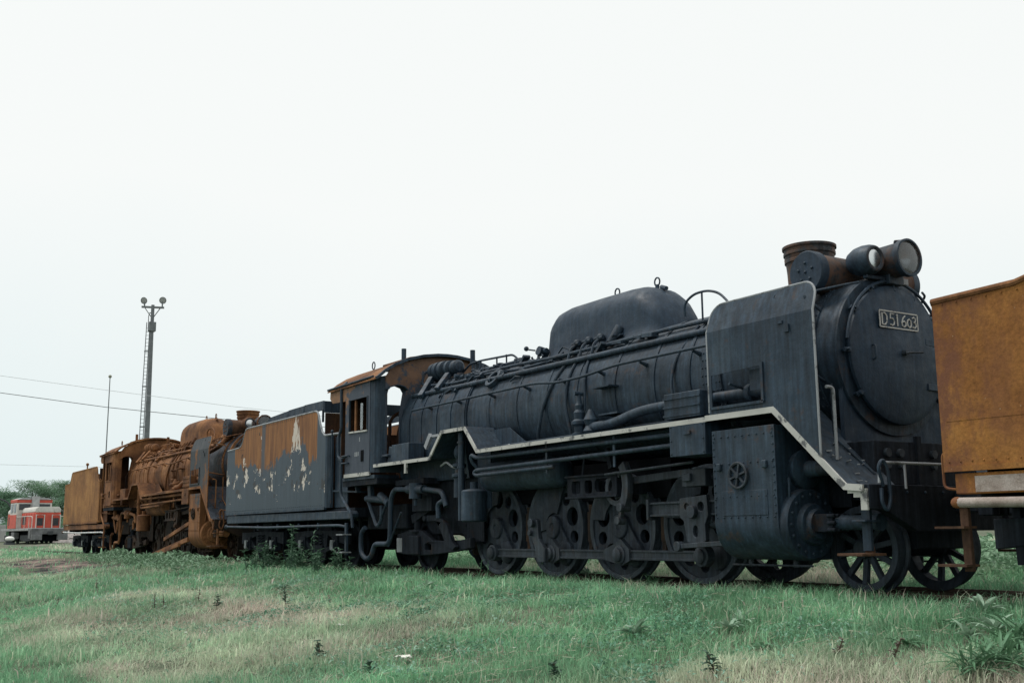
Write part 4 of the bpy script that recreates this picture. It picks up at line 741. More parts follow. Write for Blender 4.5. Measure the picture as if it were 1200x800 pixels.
    put('hatch', MB().lathe((-15.2, 0, 2.6), (0, 0, 1), [(0, .3), (.14, .3), (.16, .28), (.17, 0)], 24), FR, T)
    if not boards:
        for y in (-.9, .9): put('tank_pipe', MB().tube([(-14.2 if y < 0 else -13.2, y, 2.9), (-14.2 if y < 0 else -13.2, y, 3.35)], .025, 6).ell((-14.2 if y < 0 else -13.2, y, 3.36), .06, 8, 5), FR, T)
    put('frame_deck', MB().box(-15.5, -8.8, -1.2, 1.2, .95, 1.12), GR, T); [put('bogie_bolster', MB().box(bx-.32, bx+.32, -.88, .88, .45, .9), GR, T) for bx in (-14.28, -10.93)]
    put('rear_beam', MB().box(-15.62, -15.5, -1.15, 1.15, .80, 1.10), GR, T, .01)
    put('coupler', MB().box(-15.85, -15.45, -.10, .10, .78, .98).plate([(-15.83, -.16), (-15.83, .16), (-16.0, .18), (-16.0, .06), (-15.92, .03), (-15.92, -.05), (-16.03, -.10), (-16.0, -.18)], [], .75, 1.01, XY), GR, T, .012)
    for y in (-.45, .45): put('brake_hose', MB().tube(rnd([(-15.6, y, .80), (-15.72, y, .76), (-15.82, y*.9, .55), (-15.92, y*.8, .50)], .1), .028, 8), DARK, T)
    for s in (-1, 1): put('corner_handrail', MB().tube(rnd([(-15.80, s*1.30, 1.30), (-15.86, s*1.30, 1.26), (-15.86, s*1.30, .97), (-15.70, s*1.30, .95)], .05), .013, 6), FR, T)
    for x in [a+d for a in (-14.28, -10.93) for d in (-.825, .825)]: put('axle', MB().cyl((x, -.54, .43), (x, .54, .43), .07, n=12), GR, T)
    for s in (-1, 1):
        for z in (2.58,):
            for i in range(40): rv.ell((-15.7+.145*i if i < 8 else -14.4+.11*(i-8), s*1.362, z if i < 8 else 3.0), .010, 6, 3)
        for i in range(52): rv.ell((-15.75+.113*i, s*1.362, 1.19), .009, 6, 3)
    put('rivets', rv, FL if paint is None else paint, T, stuff=True)
    return T
AXC = m_plain('axlebox_cover', (.20, .22, .23), .7, .5, 14)
WHITEP = m_plain('whitened_pipe', (.50, .52, .53), .7, .4, 6)
L0 = 19.73
tender(0, 'black tender with orange rust curtain and flaking white patches, behind the black engine', TANK, BLK, GEAR, BLK, True, TRIM2, BLK)
locomotive(0, 'black steam locomotive with number plate D51 603 on its smokebox door', False)
locomotive(-L0, 'brown rusted steam locomotive coupled behind the black tender', True)
tender(-L0, 'plain brown rusted tender at the far left end of the train', RTANK, RUSTB, GEAR, WHITEP, False, RTANK, RTANK)
t3 = tender(L0, 'ochre rusted tender cut off by the right edge, in front of the black engine', OCHRE, OCHRE, GEAR, RLAG, False, OCHRE, OCHRE)
put('plate_seam', MB().beam((-15.75, -1.361, 1.55), (-13.2, -1.361, 1.55), .004, .02), OCHRE, t3); put('frame_board', MB().box(-15.52, -9.0, -1.352, -1.346, .925, 1.06), RLAG, t3)
# engine beyond the frame is not in view
# --- loose dropped rods of the rusted engine
for i, (a, b, w) in enumerate((((-19.0, -1.25, .98), (-21.6, -1.2, .55), .10), ((-18.8, -1.35, .55), (-22.2, -1.35, .12), .12), ((-18.9, -1.55, .42), (-22.0, -1.5, .05), .10))):
    tag(put('loose_rod', MB().beam(a, b, .07, w), RUSTB, None, .01), ['rusted bent rod, upper one hanging beside the brown engine', 'rusted rod sloping to the ground, longest one beside the brown engine', 'rusted rod lowest and nearest, leaning by the brown engine'][i], 'rod', 'rods dropped beside the brown engine')
# ---------------------------------------------------------------- ground
rng = np.random.default_rng(3)
def vn(x, y, seed=0):                                  # cheap smooth value noise (numpy)
    def h(i, j): 
        n = np.sin(i*127.1 + j*311.7 + seed*74.7)*43758.5453; return n - np.floor(n)
    i, j = np.floor(x), np.floor(y); f, g = x-i, y-j; f = f*f*(3-2*f); g = g*g*(3-2*g)
    return (h(i, j)*(1-f) + h(i+1, j)*f)*(1-g) + (h(i, j+1)*(1-f) + h(i+1, j+1)*f)*g
def gz(x, y):
    x = np.asarray(x, float); y = np.asarray(y, float)
    near = np.clip((-2.0-y)/8.5, 0, 1.3)                # bank falling towards the photographer
    fade = np.clip((x+46)/22, 0, 1)
    z = -.10 - .95*near**1.05*fade
    far = np.clip((-x-34)/50, 0, 1.0); z = z + .24*far*far*(3-2*far)
    back = np.clip((y-2.2)/4.0, 0, 1); z = z + .16*back*np.clip((x+30)/20, 0, 1)
    d = np.abs(y) ; z = z + np.where(d < .5, -.06, .015)
    bump = np.clip((np.abs(y)-1.3)/1.5, 0, 1)
    return z + bump*((vn(x*.55, y*.55)-.5)*.16 + (vn(x*1.7, y*1.7, 2)-.5)*.07)
def sheet(name, xs, ys, mat, dz=0, zf=None):
    X, Y = np.meshgrid(xs, ys); Z = (gz(X, Y) if zf is None else zf(X, Y)) + dz
    v = np.stack([X, Y, Z], -1).reshape(-1, 3); nx = len(xs)
    f = [(j*nx+i, j*nx+i+1, (j+1)*nx+i+1, (j+1)*nx+i) for j in range(len(ys)-1) for i in range(nx-1)]
    me = bpy.data.meshes.new(name); me.from_pydata(v.tolist(), [], f); me.polygons.foreach_set('use_smooth', [True]*len(f))
    o = bpy.data.objects.new(name, me); COL.objects.link(o); me.materials.append(mat); return o
k = NT('soil_and_thatch')
a = k.noise(.55, det=8, rough=.65); b = k.noise(7, det=8, rough=.7)
c1 = k.ramp(a, [(.3, (.055, .085, .05)), (.5, (.10, .12, .08)), (.7, (.17, .155, .12))]); c1 = k.mix(1., c1, k.ramp(b, [(.3, .7), (.7, 1.25)]), 'MULTIPLY')
x_, y_, z_ = k.sep(); bed = k.ramp(k.math('ADD', k.math('ABSOLUTE', y_), k.math('MULTIPLY', k.noise(1.2), .7)), [(.5, 0.), (.56, 1.)])
# trodden ash and clay patch
dx = k.math('DIVIDE', k.math('ADD', x_, 26.5), 8.0); dy = k.math('DIVIDE', k.math('ADD', y_, 3.2), 1.2)
pd = k.math('ADD', k.math('ADD', k.math('MULTIPLY', dx, dx), k.math('MULTIPLY', dy, dy)), k.math('MULTIPLY', k.math('SUBTRACT', k.noise(.9, det=7), .5), 2.4))
pm = k.ramp(pd, [(.55, 1.), (.8, 0.)])
ash = k.ramp(k.noise(1.1, det=8, rough=.7), [(.42, (.022, .021, .023)), (.52, (.15, .12, .105)), (.7, (.33, .25, .21))])
c1 = k.mix(pm, c1, ash)
ballast = k.ramp(k.noise(5, det=6), [(.3, (.03, .028, .026)), (.7, (.10, .09, .085))])
yd = k.math('MULTIPLY', k.math('LESS_THAN', x_, -58.), k.math('GREATER_THAN', k.noise(.25, (1, .4, 1), 4), .60))
c1 = k.mix(yd, c1, k.ramp(k.noise(2.2, det=6), [(.35, (.10, .10, .08)), (.65, (.20, .19, .16))]))
SOIL = k.fin(c1, .95, k.noise(14, det=8), .8, .03, .15)
lin = np.linspace
gx = np.concatenate([-60-np.geomspace(1, 2400, 26)[::-1], lin(-60, -16, 90), lin(-15.7, 14, 130), 14+np.geomspace(.8, 1500, 22)])
gy = np.concatenate([-14-np.geomspace(1, 900, 14)[::-1], lin(-14, 6, 110), 6+np.geomspace(.4, 2400, 26)])
tag(sheet('ground', gx, gy, SOIL), kind='structure')

# ---------------------------------------------------------------- track
RAILM = m_rust('rail_rust', [(.025, .019, .016), (.045, .033, .026), (.075, .052, .04), (.13, .10, .085)])
WOODM = m_plain('sleeper_wood', (.07, .06, .05), .95, .5, 5)
def track(name, p0, p1, nsl, zf=None, off=0.):
    p0 = Vector(p0); p1 = Vector(p1); d = (p1-p0).normalized(); n = Vector((-d.y, d.x, 0)); T = tag(thing(name, (0, 0, 0), None, None), kind='structure')
    for s in (-1, 1):
        k = MB(); sec = [(-.06, -.14), (.06, -.14), (.06, -.125), (.012, -.11), (.012, -.04), (.033, -.03), (.033, -.004), (.028, 0), (-.028, 0), (-.033, -.004), (-.033, -.03), (-.012, -.04), (-.012, -.11), (-.06, -.125)]
        k.loft([[p + n*(s*.566+a) + Vector((0, 0, b)) for a, b in sec] for p in (p0, p1)]); put('rail', k, RAILM, T)
    k = MB().box(-.10, .10, -1.05, 1.05, -.28, -.135); sl = put('sleeper', k, WOODM, T); L_ = (p1-p0).length; az = math.atan2(d.y, d.x)
    for i in range(nsl):
        o = sl if i == 0 else inst(sl, T); o.location = p0 + d*(L_*(i+.5)/nsl); o.rotation_euler.z = az + random.uniform(-.02, .02)
    return T
track('railway_track', (-64, 0, 0), (14, 0, 0), 128)
# ---------------------------------------------------------------- plants
def m_leaf(name, c, tr=.25, var=.4):
    k = NT(name); n = k.noise(9, det=5); f = k.ramp(n, [(.3, 1-var), (.7, 1+var)]); col = k.mix(1., c, f, 'MULTIPLY')
    k.fin(col, .6, spec=.3); t = k.n('ShaderNodeBsdfTranslucent'); k.l(col, t.inputs[0]); mx = k.n('ShaderNodeMixShader'); mx.inputs[0].default_value = tr
    k.l(k.b.outputs[0], mx.inputs[1]); k.l(t.outputs[0], mx.inputs[2]); k.l(mx.outputs[0], k.t.nodes['Material Output'].inputs[0]); return k.m
def G(u, v, lift=0):                                   # photo pixel -> ground
    r = ray(u, v); t = 4.
    while t < 160:
        p = CAM + r*t
        if p.z < float(gz(p.x, p.y)): break
        t += .03 + t*.002
    return Vector((p.x, p.y, float(gz(p.x, p.y)) + lift))
# grass: single blades, real geometry, denser near the photographer
k = NT('grass_blades'); at = k.n('ShaderNodeAttribute', attribute_name='tint'); k.fin(at.outputs[0], .7, spec=.2)
tb = k.n('ShaderNodeBsdfTranslucent'); k.l(at.outputs[0], tb.inputs[0]); mx = k.n('ShaderNodeMixShader'); mx.inputs[0].default_value = .4
k.l(k.b.outputs[0], mx.inputs[1]); k.l(tb.outputs[0], mx.inputs[2]); k.l(mx.outputs[0], k.t.nodes['Material Output'].inputs[0]); GRASS = k.m
def grass(name, N, d0, d1, pw, hscale=1., tuft=False):
    az0 = math.atan2(ray(-160, 600).y, ray(-160, 600).x); az1 = math.atan2(ray(1380, 600).y, ray(1380, 600).x)
    d = d0*(d1/d0)**(rng.random(N)**pw); az = az0 + (az1-az0)*rng.random(N)
    x = CAM.x + d*np.cos(az); y = CAM.y + d*np.sin(az); ay = np.abs(y)
    clump = vn(x*2.6, y*2.6, 5); big = vn(x*.45, y*.45, 9); mid = vn(x*1.1+7, y*1.1, 12)
    dirt = ((x+26.5)/8)**2 + ((y+3.2)/1.2)**2 + (vn(x*.9, y*.9, 3)-.5)*2.0
    keep = (dirt > .9) | (rng.random(N) < .06)
    keep &= (ay > 1.5) | ((ay > .64) & (rng.random(N) < .55+.45*vn(x*1.3, y*0+2, 4))) | (rng.random(N) < .10)
    keep &= ((vn(x*1.9+3, y*1.9, 41)*.6+vn(x*5.3, y*5.3, 43)*.4) > .56) | (rng.random(N) < .10) if tuft else ((clump*.6+vn(x*6.1, y*6.1, 51)*.4) > .36) | (rng.random(N) < .30); keep &= ~((x < -58) & (rng.random(N) < .75))
    x, y, d, ay, clump, big, mid = [q[keep] for q in (x, y, d, ay, clump, big, mid)]; n = len(x)
    dry = np.clip((big-.50)*2.6 + (rng.random(n)-.5)*.75 + (mid-.5)*.8 + np.where((y < -2.4) & (y > -7.5), .26, -.08) + np.where((x > -3) & (y < -2.3), .16, 0), 0, 1)
    h = (.035+.095*rng.random(n)**1.8)*(0.5+.9*clump)*hscale; h *= np.where((ay < 2.6) & (y < 0), 1.25, 1.); h *= np.where(y > 1.8, 1.9, 1.)
    h = np.where((ay < 1.9) & (ay > .64), (.05+.14*rng.random(n)**1.4)*(.35+.95*vn(x*1.1, y*.6, 21)), np.where(ay <= .64, h*.8, h)); h *= np.where(d > 22, 1.25, 1)
    if tuft: h = np.minimum(h*(1.2+1.2*rng.random(n)**2), .22); dry = np.where(rng.random(n) < .16, 1., dry*.8)
    w = np.maximum(.004, .00058*d)*(.6+.6*rng.random(n))*np.where(rng.random(n) < .14, 2.2, 1.)
    a = rng.random(n)*2*PI; lean = h*(.25+.9*rng.random(n)); wa = a + PI/2 + (rng.random(n)-.5)*1.2
    z = gz(x, y)-.01; base = np.stack([x, y, z], -1); dirv = np.stack([np.cos(a), np.sin(a), 0*a], -1); wv = np.stack([np.cos(wa), np.sin(wa), 0*a], -1)*w[:, None]*.5
    m_ = base + dirv*(lean*.32)[:, None] + np.stack([0*h, 0*h, h*.62], -1); t_ = base + dirv*lean[:, None] + np.stack([0*h, 0*h, h*(.98-.25*rng.random(n))], -1)
    V = np.stack([base-wv, base+wv, m_-wv*.75, m_+wv*.75, t_], 1).reshape(-1, 3); i = np.arange(n)*5
    F = np.stack([np.stack([i, i+1, i+3], -1), np.stack([i, i+3, i+2], -1), np.stack([i+2, i+3, i+4], -1)], 1).reshape(-1, 3)
    me = bpy.data.meshes.new(name); me.vertices.add(len(V)); me.vertices.foreach_set('co', V.astype(np.float32).ravel())
    me.loops.add(F.size); me.loops.foreach_set('vertex_index', F.astype(np.int32).ravel()); me.polygons.add(len(F)); me.polygons.foreach_set('loop_start', np.arange(0, F.size, 3, dtype=np.int32)); me.update()
    g1, g2, g3, g4 = np.array([.14, .34, .19]), np.array([.30, .55, .33]), np.array([.58, .63, .47]), np.array([.60, .52, .45])
    r1 = rng.random(n)[:, None]; col = g1*(1-r1) + g2*r1; dc = np.where((rng.random(n) < np.clip(mid*1.3-.35, 0, 1))[:, None], g4, g3); col = col*(1-dry[:, None]) + dc*dry[:, None]
    col = col*((.7+.5*rng.random(n))*(.62+.42*vn(x*3.7, y*3.7, 31)+.36*vn(x*.9, y*1.3, 33)))[:, None]; c4 = np.concatenate([np.repeat(col, 5, 0), np.ones((n*5, 1))], 1)
    ca = me.color_attributes.new('tint', 'FLOAT_COLOR', 'POINT'); ca.data.foreach_set('color', c4.astype(np.float32).ravel())
    o = bpy.data.objects.new(name, me); COL.objects.link(o); me.materials.append(GRASS); return o
tag(grass('grass', 640000, 6.2, 75, .85), 'short green and straw coloured grass on the bank in front of the train', 'grass', kind='stuff')
tag(grass('long_grass', 330000, 6.2, 60, .85, 1., True), 'longer tufts of grass and pale dry stems standing out of the short grass', 'grass', kind='stuff')

def leafblade(mb, b, az, el, ln, wd, droop=.5, seg=4, roll=0):
    d = Vector((math.cos(az)*math.cos(el), math.sin(az)*math.cos(el), math.sin(el))); sd = Vector((-math.sin(az), math.cos(az), roll)).normalized(); vs = []; p = Vector(b)
    for i in range(seg+1):
        t = i/seg; w = wd*math.sin(PI*min(1, (t*.9+.08)))**.8*.5; fold = Vector((0, 0, w*.5))
        vs += [p - sd*w + fold, p, p + sd*w + fold]; p = p + d*(ln/seg); d = (d + Vector((0, 0, -droop/seg))).normalized()
    mb.add(vs, [(3*i+j, 3*i+j+1, 3*i+j+4, 3*i+j+3) for i in range(seg) for j in (0, 1)])
LEAFP = m_leaf('pale_leaf', (.27, .40, .29)); LEAFG = m_leaf('green_leaf', (.11, .23, .13)); LEAFD = m_leaf('dark_leaf', (.07, .13, .09)); STALK = m_plain('brown_stalk', (.10, .065, .05)); DEADL = m_leaf('dead_leaf', (.12, .10, .085))
def rosette(u, v, r, mat, label, n=11, rise=.6):
    r *= .62; T = thing('broadleaf_weed', G(u, v), label, 'weed', 'broad-leaved weeds in the grass'); rg = random.Random(int(u*7+v))
    for i in range(n):
        k = MB(); leafblade(k, (0, 0, .02), 2.4*i+rg.uniform(-.3, .3), rg.uniform(.35, 1.1)*rise+.1, r*rg.uniform(.75, 1.15), r*.24, .9, 5); put('leaf', k, mat, T)
    return T
for u, v, r, m, t in ((1152, 722, .36, LEAFP, 'pale broad-leaved weed, topmost of the rosettes near the right edge'), (1120, 738, .26, LEAFG, 'green broad-leaved weed left of the pale rosettes at the right'), (1166, 745, .34, LEAFP, 'large pale rosette weed lower right of the topmost rosette'), (1135, 752, .28, LEAFP, 'pale rosette weed, lowest of the group near the right edge'),
        (955, 690, .22, LEAFP, 'small bright pale weed on the bank below the cylinder'), (868, 733, .30, LEAFP, 'grey-green weed rosette on the bank below the front driving wheel'), (855, 742, .26, LEAFP, 'pale leaf rosette just left of the grey-green weed'), (895, 762, .24, LEAFG, 'flat green rosette in the grass at lower right'), (745, 748, .34, LEAFP, 'wide pale rosette below the white flowers'), (640, 742, .26, LEAFG, 'green rosette in the dry grass below the second driving wheel'),
        (688, 684, .36, LEAFP, 'tall pale-leaved weed beside the rail under the side rod'), (790, 690, .22, LEAFG, 'green weed by the rail below the crosshead'), (525, 700, .30, LEAFG, 'green weed clump below the strainer tank'), (500, 690, .3, LEAFP, 'pale weed at the rail below the trailing truck'), (1060, 760, .28, LEAFG, 'green leafy weed in the grass below the leading wheel'), (330, 690, .32, LEAFG, 'dark green weed on the bank below the black tender')):
    rosette(u, v, r, m, t, 16 if r > .3 else 12, .9 if m is LEAFP else .6)
def stalk(u, v, h, mat, label, leafy=40, ll=.10, stem=None, name='tall_weed', lean=0, lw=.3, spread=.0, pos=None):
    p = Vector(pos) if pos else G(u, v); T = thing(name, p, label, 'weed', 'tall weeds and dead stalks'); rg = random.Random(int(u*13+v)); k = MB(); st = MB()
    for s_ in range(1 + (4 if spread else 0)):
        bx, by = rg.uniform(-spread, spread), rg.uniform(-spread, spread); tx = bx+rg.uniform(-.12, .12)*h+lean; ty = by+rg.uniform(-.12, .12)*h; hh = h*rg.uniform(.7, 1)
        st.tube([(bx, by, -.03), ((bx+tx)/2+.01, (by+ty)/2, hh*.5), (tx, ty, hh)], [.008, .006, .003], 5)
        for i in range(leafy):
            t = min(1, max(.08, .12+.88*i/leafy+rg.uniform(-.12, .12))); b = (bx+(tx-bx)*t, by+(ty-by)*t, hh*t); leafblade(k, b, 2.4*i+rg.uniform(-.5, .5), rg.uniform(.0, .9), ll*rg.uniform(.6, 1.2)*(1.15-.6*t), ll*lw, .8, 3)
    put('stem', st, stem or mat, T); put('leaves', k, mat, T); return T
LEAFW = m_leaf('weed_leaf', (.075, .15, .095))
tw = [(300, 'left end'), (312, ''), (327, ''), (341, ''), (352, ''), (363, ''), (378, ''), (391, 'right end')]
for i, (u, _) in enumerate(tw):
    p = P(u, 655, y=-1.75+.1*(i % 3)); stalk(u, 655, (.5, .6, .42, .62, .95, .5, .5, .4)[i], LEAFW, 'leafy green weed by the black tender bogies, %s from the left' % ('first', 'second', 'third', 'fourth', 'tallest, fifth', 'sixth', 'seventh', 'last, eighth')[i], 20, .17, None, 'tall_weed', 0, .22, .30, (p.x, p.y, float(gz(p.x, p.y))))
for u, v, h, m, t in ((375, 774, .30, LEAFD, 'dark leafy weed standing alone at lower left of the white rag'), (435, 798, .32, LEAFD, 'dark leafy weed cut by the lower edge left of the white rag'), (21, 708, .35, DEADL, 'dead dark stalk nearest the left edge'), (66, 712, .40, DEADL, 'dead dark stalk a little right of the left edge'), (83, 714, .3, DEADL, 'short dead stalk right of the two at the left edge'), (181, 712, .42, DEADL, 'left one of the paired dead stalks on the left bank'), (192, 713, .44, DEADL, 'right one of the paired dead stalks on the left bank'),
        (232, 706, .35, DEADL, 'dead leaning stalk below the rusted cylinder'), (254, 714, .36, LEAFD, 'dark weed below the rear of the black tender'), (387, 709, .28, DEADL, 'dead stalk below the steps of the black tender'), (113, 692, .34, DEADL, 'dead stalk beside the clay patch'), (335, 712, .4, LEAFD, 'dark weed on the bank below the tender wheels'), (978, 772, .38, DEADL, 'broken brown stalk in the grass at lower right'), (652, 798, .25, LEAFD, 'dark weed cut by the lower edge below the second driving wheel'), (840, 795, .25, LEAFD, 'dark weed cut by the lower edge right of centre'), (1045, 770, .22, DEADL, 'small brown stalk below the leading wheel')):
    stalk(u, v, h*random.uniform(.45, .85), m, t, 15 if m is DEADL else 26, .055 if m is DEADL else .085, STALK, 'weed_stalk', random.uniform(-.08, .08), .45)
for i, u in enumerate((560, 571, 636, 644, 655)): stalk(u, 682, .34+.06*(i % 3), LEAFG, ('tall grass stem in front of the rear driving wheel', 'thin grass stem right of the rear driving wheel pin', 'tall grass stem at the eccentric crank', 'second grass stem at the eccentric crank', 'thin grass stem right of the eccentric crank')[i], 7, .12, None, 'tall_grass_stem', .05, .12)
for i, (u, v, h, lb) in enumerate(((1196, 770, .34, 'tall grass tuft cut by the right edge'), (1178, 792, .30, 'tall grass tuft in the lower right corner'), (1150, 795, .26, 'tall grass tuft at the lower edge, left of the corner tuft'), (1085, 690, .24, 'grass tuft at the rail in front of the far leading wheel'), (1000, 692, .20, 'grass tuft at the rail in front of the near leading wheel'), (905, 690, .2, 'grass tuft at the rail below the cylinder drain cocks'), (765, 690, .22, 'grass tuft at the rail between second and front driving wheels'), (610, 684, .22, 'grass tuft at the rail between the two rear driving wheels'), (450, 672, .24, 'grass tuft at the rail below the cab'))):
    stalk(u, v, h*.5, LEAFG, lb, 12, h*1.3, None, 'grass_tuft', .02, .055, .10)
# weeds by the rusted engine: one low belt of leaves, too many to count
def belt(name, pts, n, ll, mat, label, hmax, patch=None):
    rg = random.Random(len(name)); k = MB()
    for i in range(n):
        a, b = rg.choice(pts); x = rg.uniform(*a); y = rg.uniform(*b)
        if patch and float(vn(np.array(x*patch), np.array(y*patch), len(name)))*.65+float(vn(np.array(x*patch*3), np.array(y*patch*3), 3))*.35 < .56: continue
        hh = hmax*(.25+.75*float(vn(np.array(x*.9), np.array(y*1.5), 8)))*rg.random()**.6
        leafblade(k, (x, y, float(gz(x, y))+hh), rg.uniform(0, 6.3), rg.uniform(-.2, .9), ll*rg.uniform(.6, 1.3), ll*.42, .8, 2)
    return tag(put(name, k, mat), label, 'weeds', kind='stuff')
belt('weed_belt', [((-24, -13), (-3.0, -1.6)), ((-27, -16), (-2.4, -1.6))], 2600, .13, m_leaf('belt_leaf', (.15, .26, .16)), 'low belt of leafy weeds along the rusted engine', .40)
belt('far_bank_weeds', [((-12, 9), (2.2, 6.5))], 9000, .16, m_leaf('bank_leaf', (.20, .33, .21)), 'leafy weeds on the bank beyond the track', .75)
belt('bank_clover', [((-12, 7), (-6.5, -1.7)), ((-2, 8), (-3.4, -1.6))], 26000, .040, m_leaf('clover_leaf', (.15, .34, .215)), 'patches of small leafy clover among the grass of the bank', .12, 1.1)
belt('plantain_patches', [((-20, 7), (-7.0, -1.7)), ((-4, 7), (-5, -1.6))], 18000, .058, m_leaf('plantain_leaf', (.105, .25, .16)), 'patches of darker leafy weeds spread through the grass of the bank', .13, .8)
belt('pale_herb_patches', [((-22, 7), (-6.0, -1.7))], 14000, .05, m_leaf('herb_leaf', (.22, .37, .28)), 'patches of pale grey-green herbs in the grass of the bank', .15, .95)
# white wild flowers
FLW = m_plain('petal', (.72, .72, .66), .8, .15); k = MB(); rg = random.Random(2)
for c, n, sp in (((600, 700), 40, 6.), ((850, 720), 30, 4.), ((300, 690), 30, 8.), ((736, 722), 30, .5), ((395, 738), 6, .2), ((560, 693), 4, .2), ((445, 690), 4, .5), ((325, 655), 4, .5), ((1140, 720), 2, .2), ((60, 640), 3, 2.), ((37, 680), 2, .4), ((345, 695), 4, .5)):
    g = G(*c)
    for i in range(n):
        x, y = g.x+rg.gauss(0, sp*.55), g.y+rg.gauss(0, sp*.3); z = float(gz(x, y))+rg.uniform(.12, .24); z -= .06
        for j in range(6): leafblade(k, (x, y, z), j*1.05, .2, .026, .02, .2, 1)
tag(put('white_wildflowers', k, FLW), 'small white wild flowers dotted in the grass', 'flowers', kind='stuff')
# dead straw lying in the grass
n = 16000; x = rng.uniform(-16, 8, n); y = rng.uniform(-7.6, -1.7, n); kp = (vn(x*.8, y*.8, 61)*.6+vn(x*2.9, y*2.9, 62)*.4) > .47; x, y = x[kp], y[kp]; n = len(x)
a = rng.random(n)*2*PI; ln = .05+.13*rng.random(n)**1.5; z0 = gz(x, y)+.02+.05*rng.random(n); w = .0007+.0011*rng.random(n); dz = (rng.random(n)-.3)*.07
p0 = np.stack([x, y, z0], -1); p1 = np.stack([x+np.cos(a)*ln, y+np.sin(a)*ln, gz(x+np.cos(a)*ln, y+np.sin(a)*ln)+.03+dz+.03*rng.random(n)], -1); wv = np.stack([-np.sin(a)*w, np.cos(a)*w, w], -1)
V = np.stack([p0-wv, p0+wv, p1+wv, p1-wv], 1).reshape(-1, 3); i4 = np.arange(n)*4
me = bpy.data.meshes.new('dead_straw'); me.from_pydata(V.tolist(), [], np.stack([i4, i4+1, i4+2, i4+3], -1).tolist()); o = bpy.data.objects.new('dead_straw', me); COL.objects.link(o); me.materials.append(m_leaf('straw', (.40, .38, .29), .2, .5))
tag(o, 'dead straw and broken stems lying through the grass', 'straw', kind='stuff')
# litter
def rag(u, v, s, label, name='white_rag'):
    rg = random.Random(int(u)); n = 7; c = G(u, v, .04); vs = []
    for j in range(n):
        for i in range(n):
            a, b = i/(n-1)-.5, j/(n-1)-.5; vs.append((c.x+s*(a*1.5+.12*rg.uniform(-1, 1)), c.y+s*(b*.8+.12*rg.uniform(-1, 1)), c.z+s*(.22*rg.random()+.25*(.5-abs(a)))))
    k = MB().add(vs, [(j*n+i, j*n+i+1, (j+1)*n+i+1, (j+1)*n+i) for j in range(n-1) for i in range(n-1)]); o = put(name, k, RAGM, ang=60); m = o.modifiers.new('thickness', 'SOLIDIFY'); m.thickness = .004
    return tag(o, label, 'litter')
RAGM = m_plain('dirty_white_cloth', (.72, .72, .66), .9, .12, 6)
rag(473, 777, .095, 'crumpled white rag lying in the grass in the foreground'); rag(400, 738, .07, 'scrap of white paper in the grass left of centre', 'paper_scrap'); rag(217, 745, .035, 'tiny white paper scrap in the grass at left', 'paper_scrap')

# ---------------------------------------------------------------- background: mast, aerial, wires
b0 = P(172.5, 500, d=92); bz = float(gz(b0.x, b0.y)); tz = P(179.5, 352, d=92).z
M = thing('floodlight_mast', (b0.x, b0.y, bz), 'tall grey floodlight mast with ladder rising behind the rusted engine', 'mast'); H = tz-bz
vd = Vector((fw.x, fw.y, 0)).normalized(); rd_ = Vector((-rt0.x, -rt0.y, 0)).normalized()      # rd_: towards the left of the picture
put('pole', MB().tube([(0, 0, 0), (0, 0, H*.5), (0, 0, H)], [.27, .22, .14], 12), STEEL, M)
k = MB(); o1 = rd_*.58
for e in (-.17, .17): k.tube([o1+vd*e*0+rd_*e, o1*.55+rd_*e*.8 + Vector((0, 0, H-1.5))], .035, 6)
put('ladder_rail', k, STEEL, M); k = MB()
for i in range(58): z = .3+i*(H-2)/58; k.tube([o1*(1-.45*z/H)-rd_*.16+Vector((0, 0, z)), o1*(1-.45*z/H)+rd_*.16+Vector((0, 0, z))], .018, 5)
put('ladder_rungs', k, STEEL, M, stuff=True)
for f_ in (.12, .30, .48, .65, .80): put('ladder_bracket', MB().beam(Vector((0, 0, H*f_)), o1*(1-.45*f_)+rd_*.18+Vector((0, 0, H*f_)), .08, .10), STEEL, M)
put('ladder_top', MB().tube(rnd([o1*.55+Vector((0, 0, H-1.5)), o1*.55+Vector((0, 0, H-.9)), o1*.4+Vector((0, 0, H-.6)), Vector((0, 0, H-.9))], .4), .035, 6), STEEL, M)
put('crossarm', MB().beam(rd_*.95+Vector((0, 0, H-.15)), rd_*-.95+Vector((0, 0, H-.25)), .14, .16).beam(rd_*.7+Vector((0, 0, H-.2)), Vector((0, 0, H-1.2)), .06, .06).beam(rd_*-.7+Vector((0, 0, H-.2)), Vector((0, 0, H-1.2)), .06, .06), STEEL, M)
for e in (.72, -.80):
    c = rd_*e+Vector((0, 0, H+.45)); lp = put('floodlight', MB().lathe(c+vd*.2, -vd*.9+Vector((0, 0, -.25))+rd_*(e*.2), [(0, 0), (.02, .10), (.12, .21), (.26, .29), (.29, .30), (.30, .28), (.28, .25)], 20), STEEL, M)
    put('lens', MB().lathe(c+vd*.2, -vd*.9+Vector((0, 0, -.25))+rd_*(e*.2), [(.27, .27), (.285, .16), (.29, 0)], 18), m_plain('flood_glass', (.35, .36, .36), .4, .2), lp); put('yoke', MB().cyl(c-Vector((0, 0, .6)), c, .06, n=8), STEEL, lp)
put('control_box', MB().box(-.28, .28, -.28, .28, H-2.3, H-1.5), STEEL, M, .02); put('small_box', MB().box(-.35, .15, -.35, .1, H*.40, H*.40+.35), STEEL, M, .02); put('marker_lamp', MB().ell((rd_*.3-vd*.3+Vector((0, 0, H*.18)))[:], .11), m_plain('red_paint', (.45, .06, .05)), M)
b1 = P(124.8, 520, d=85); z1 = float(gz(b1.x, b1.y)); zt = P(127.3, 439, d=85).z
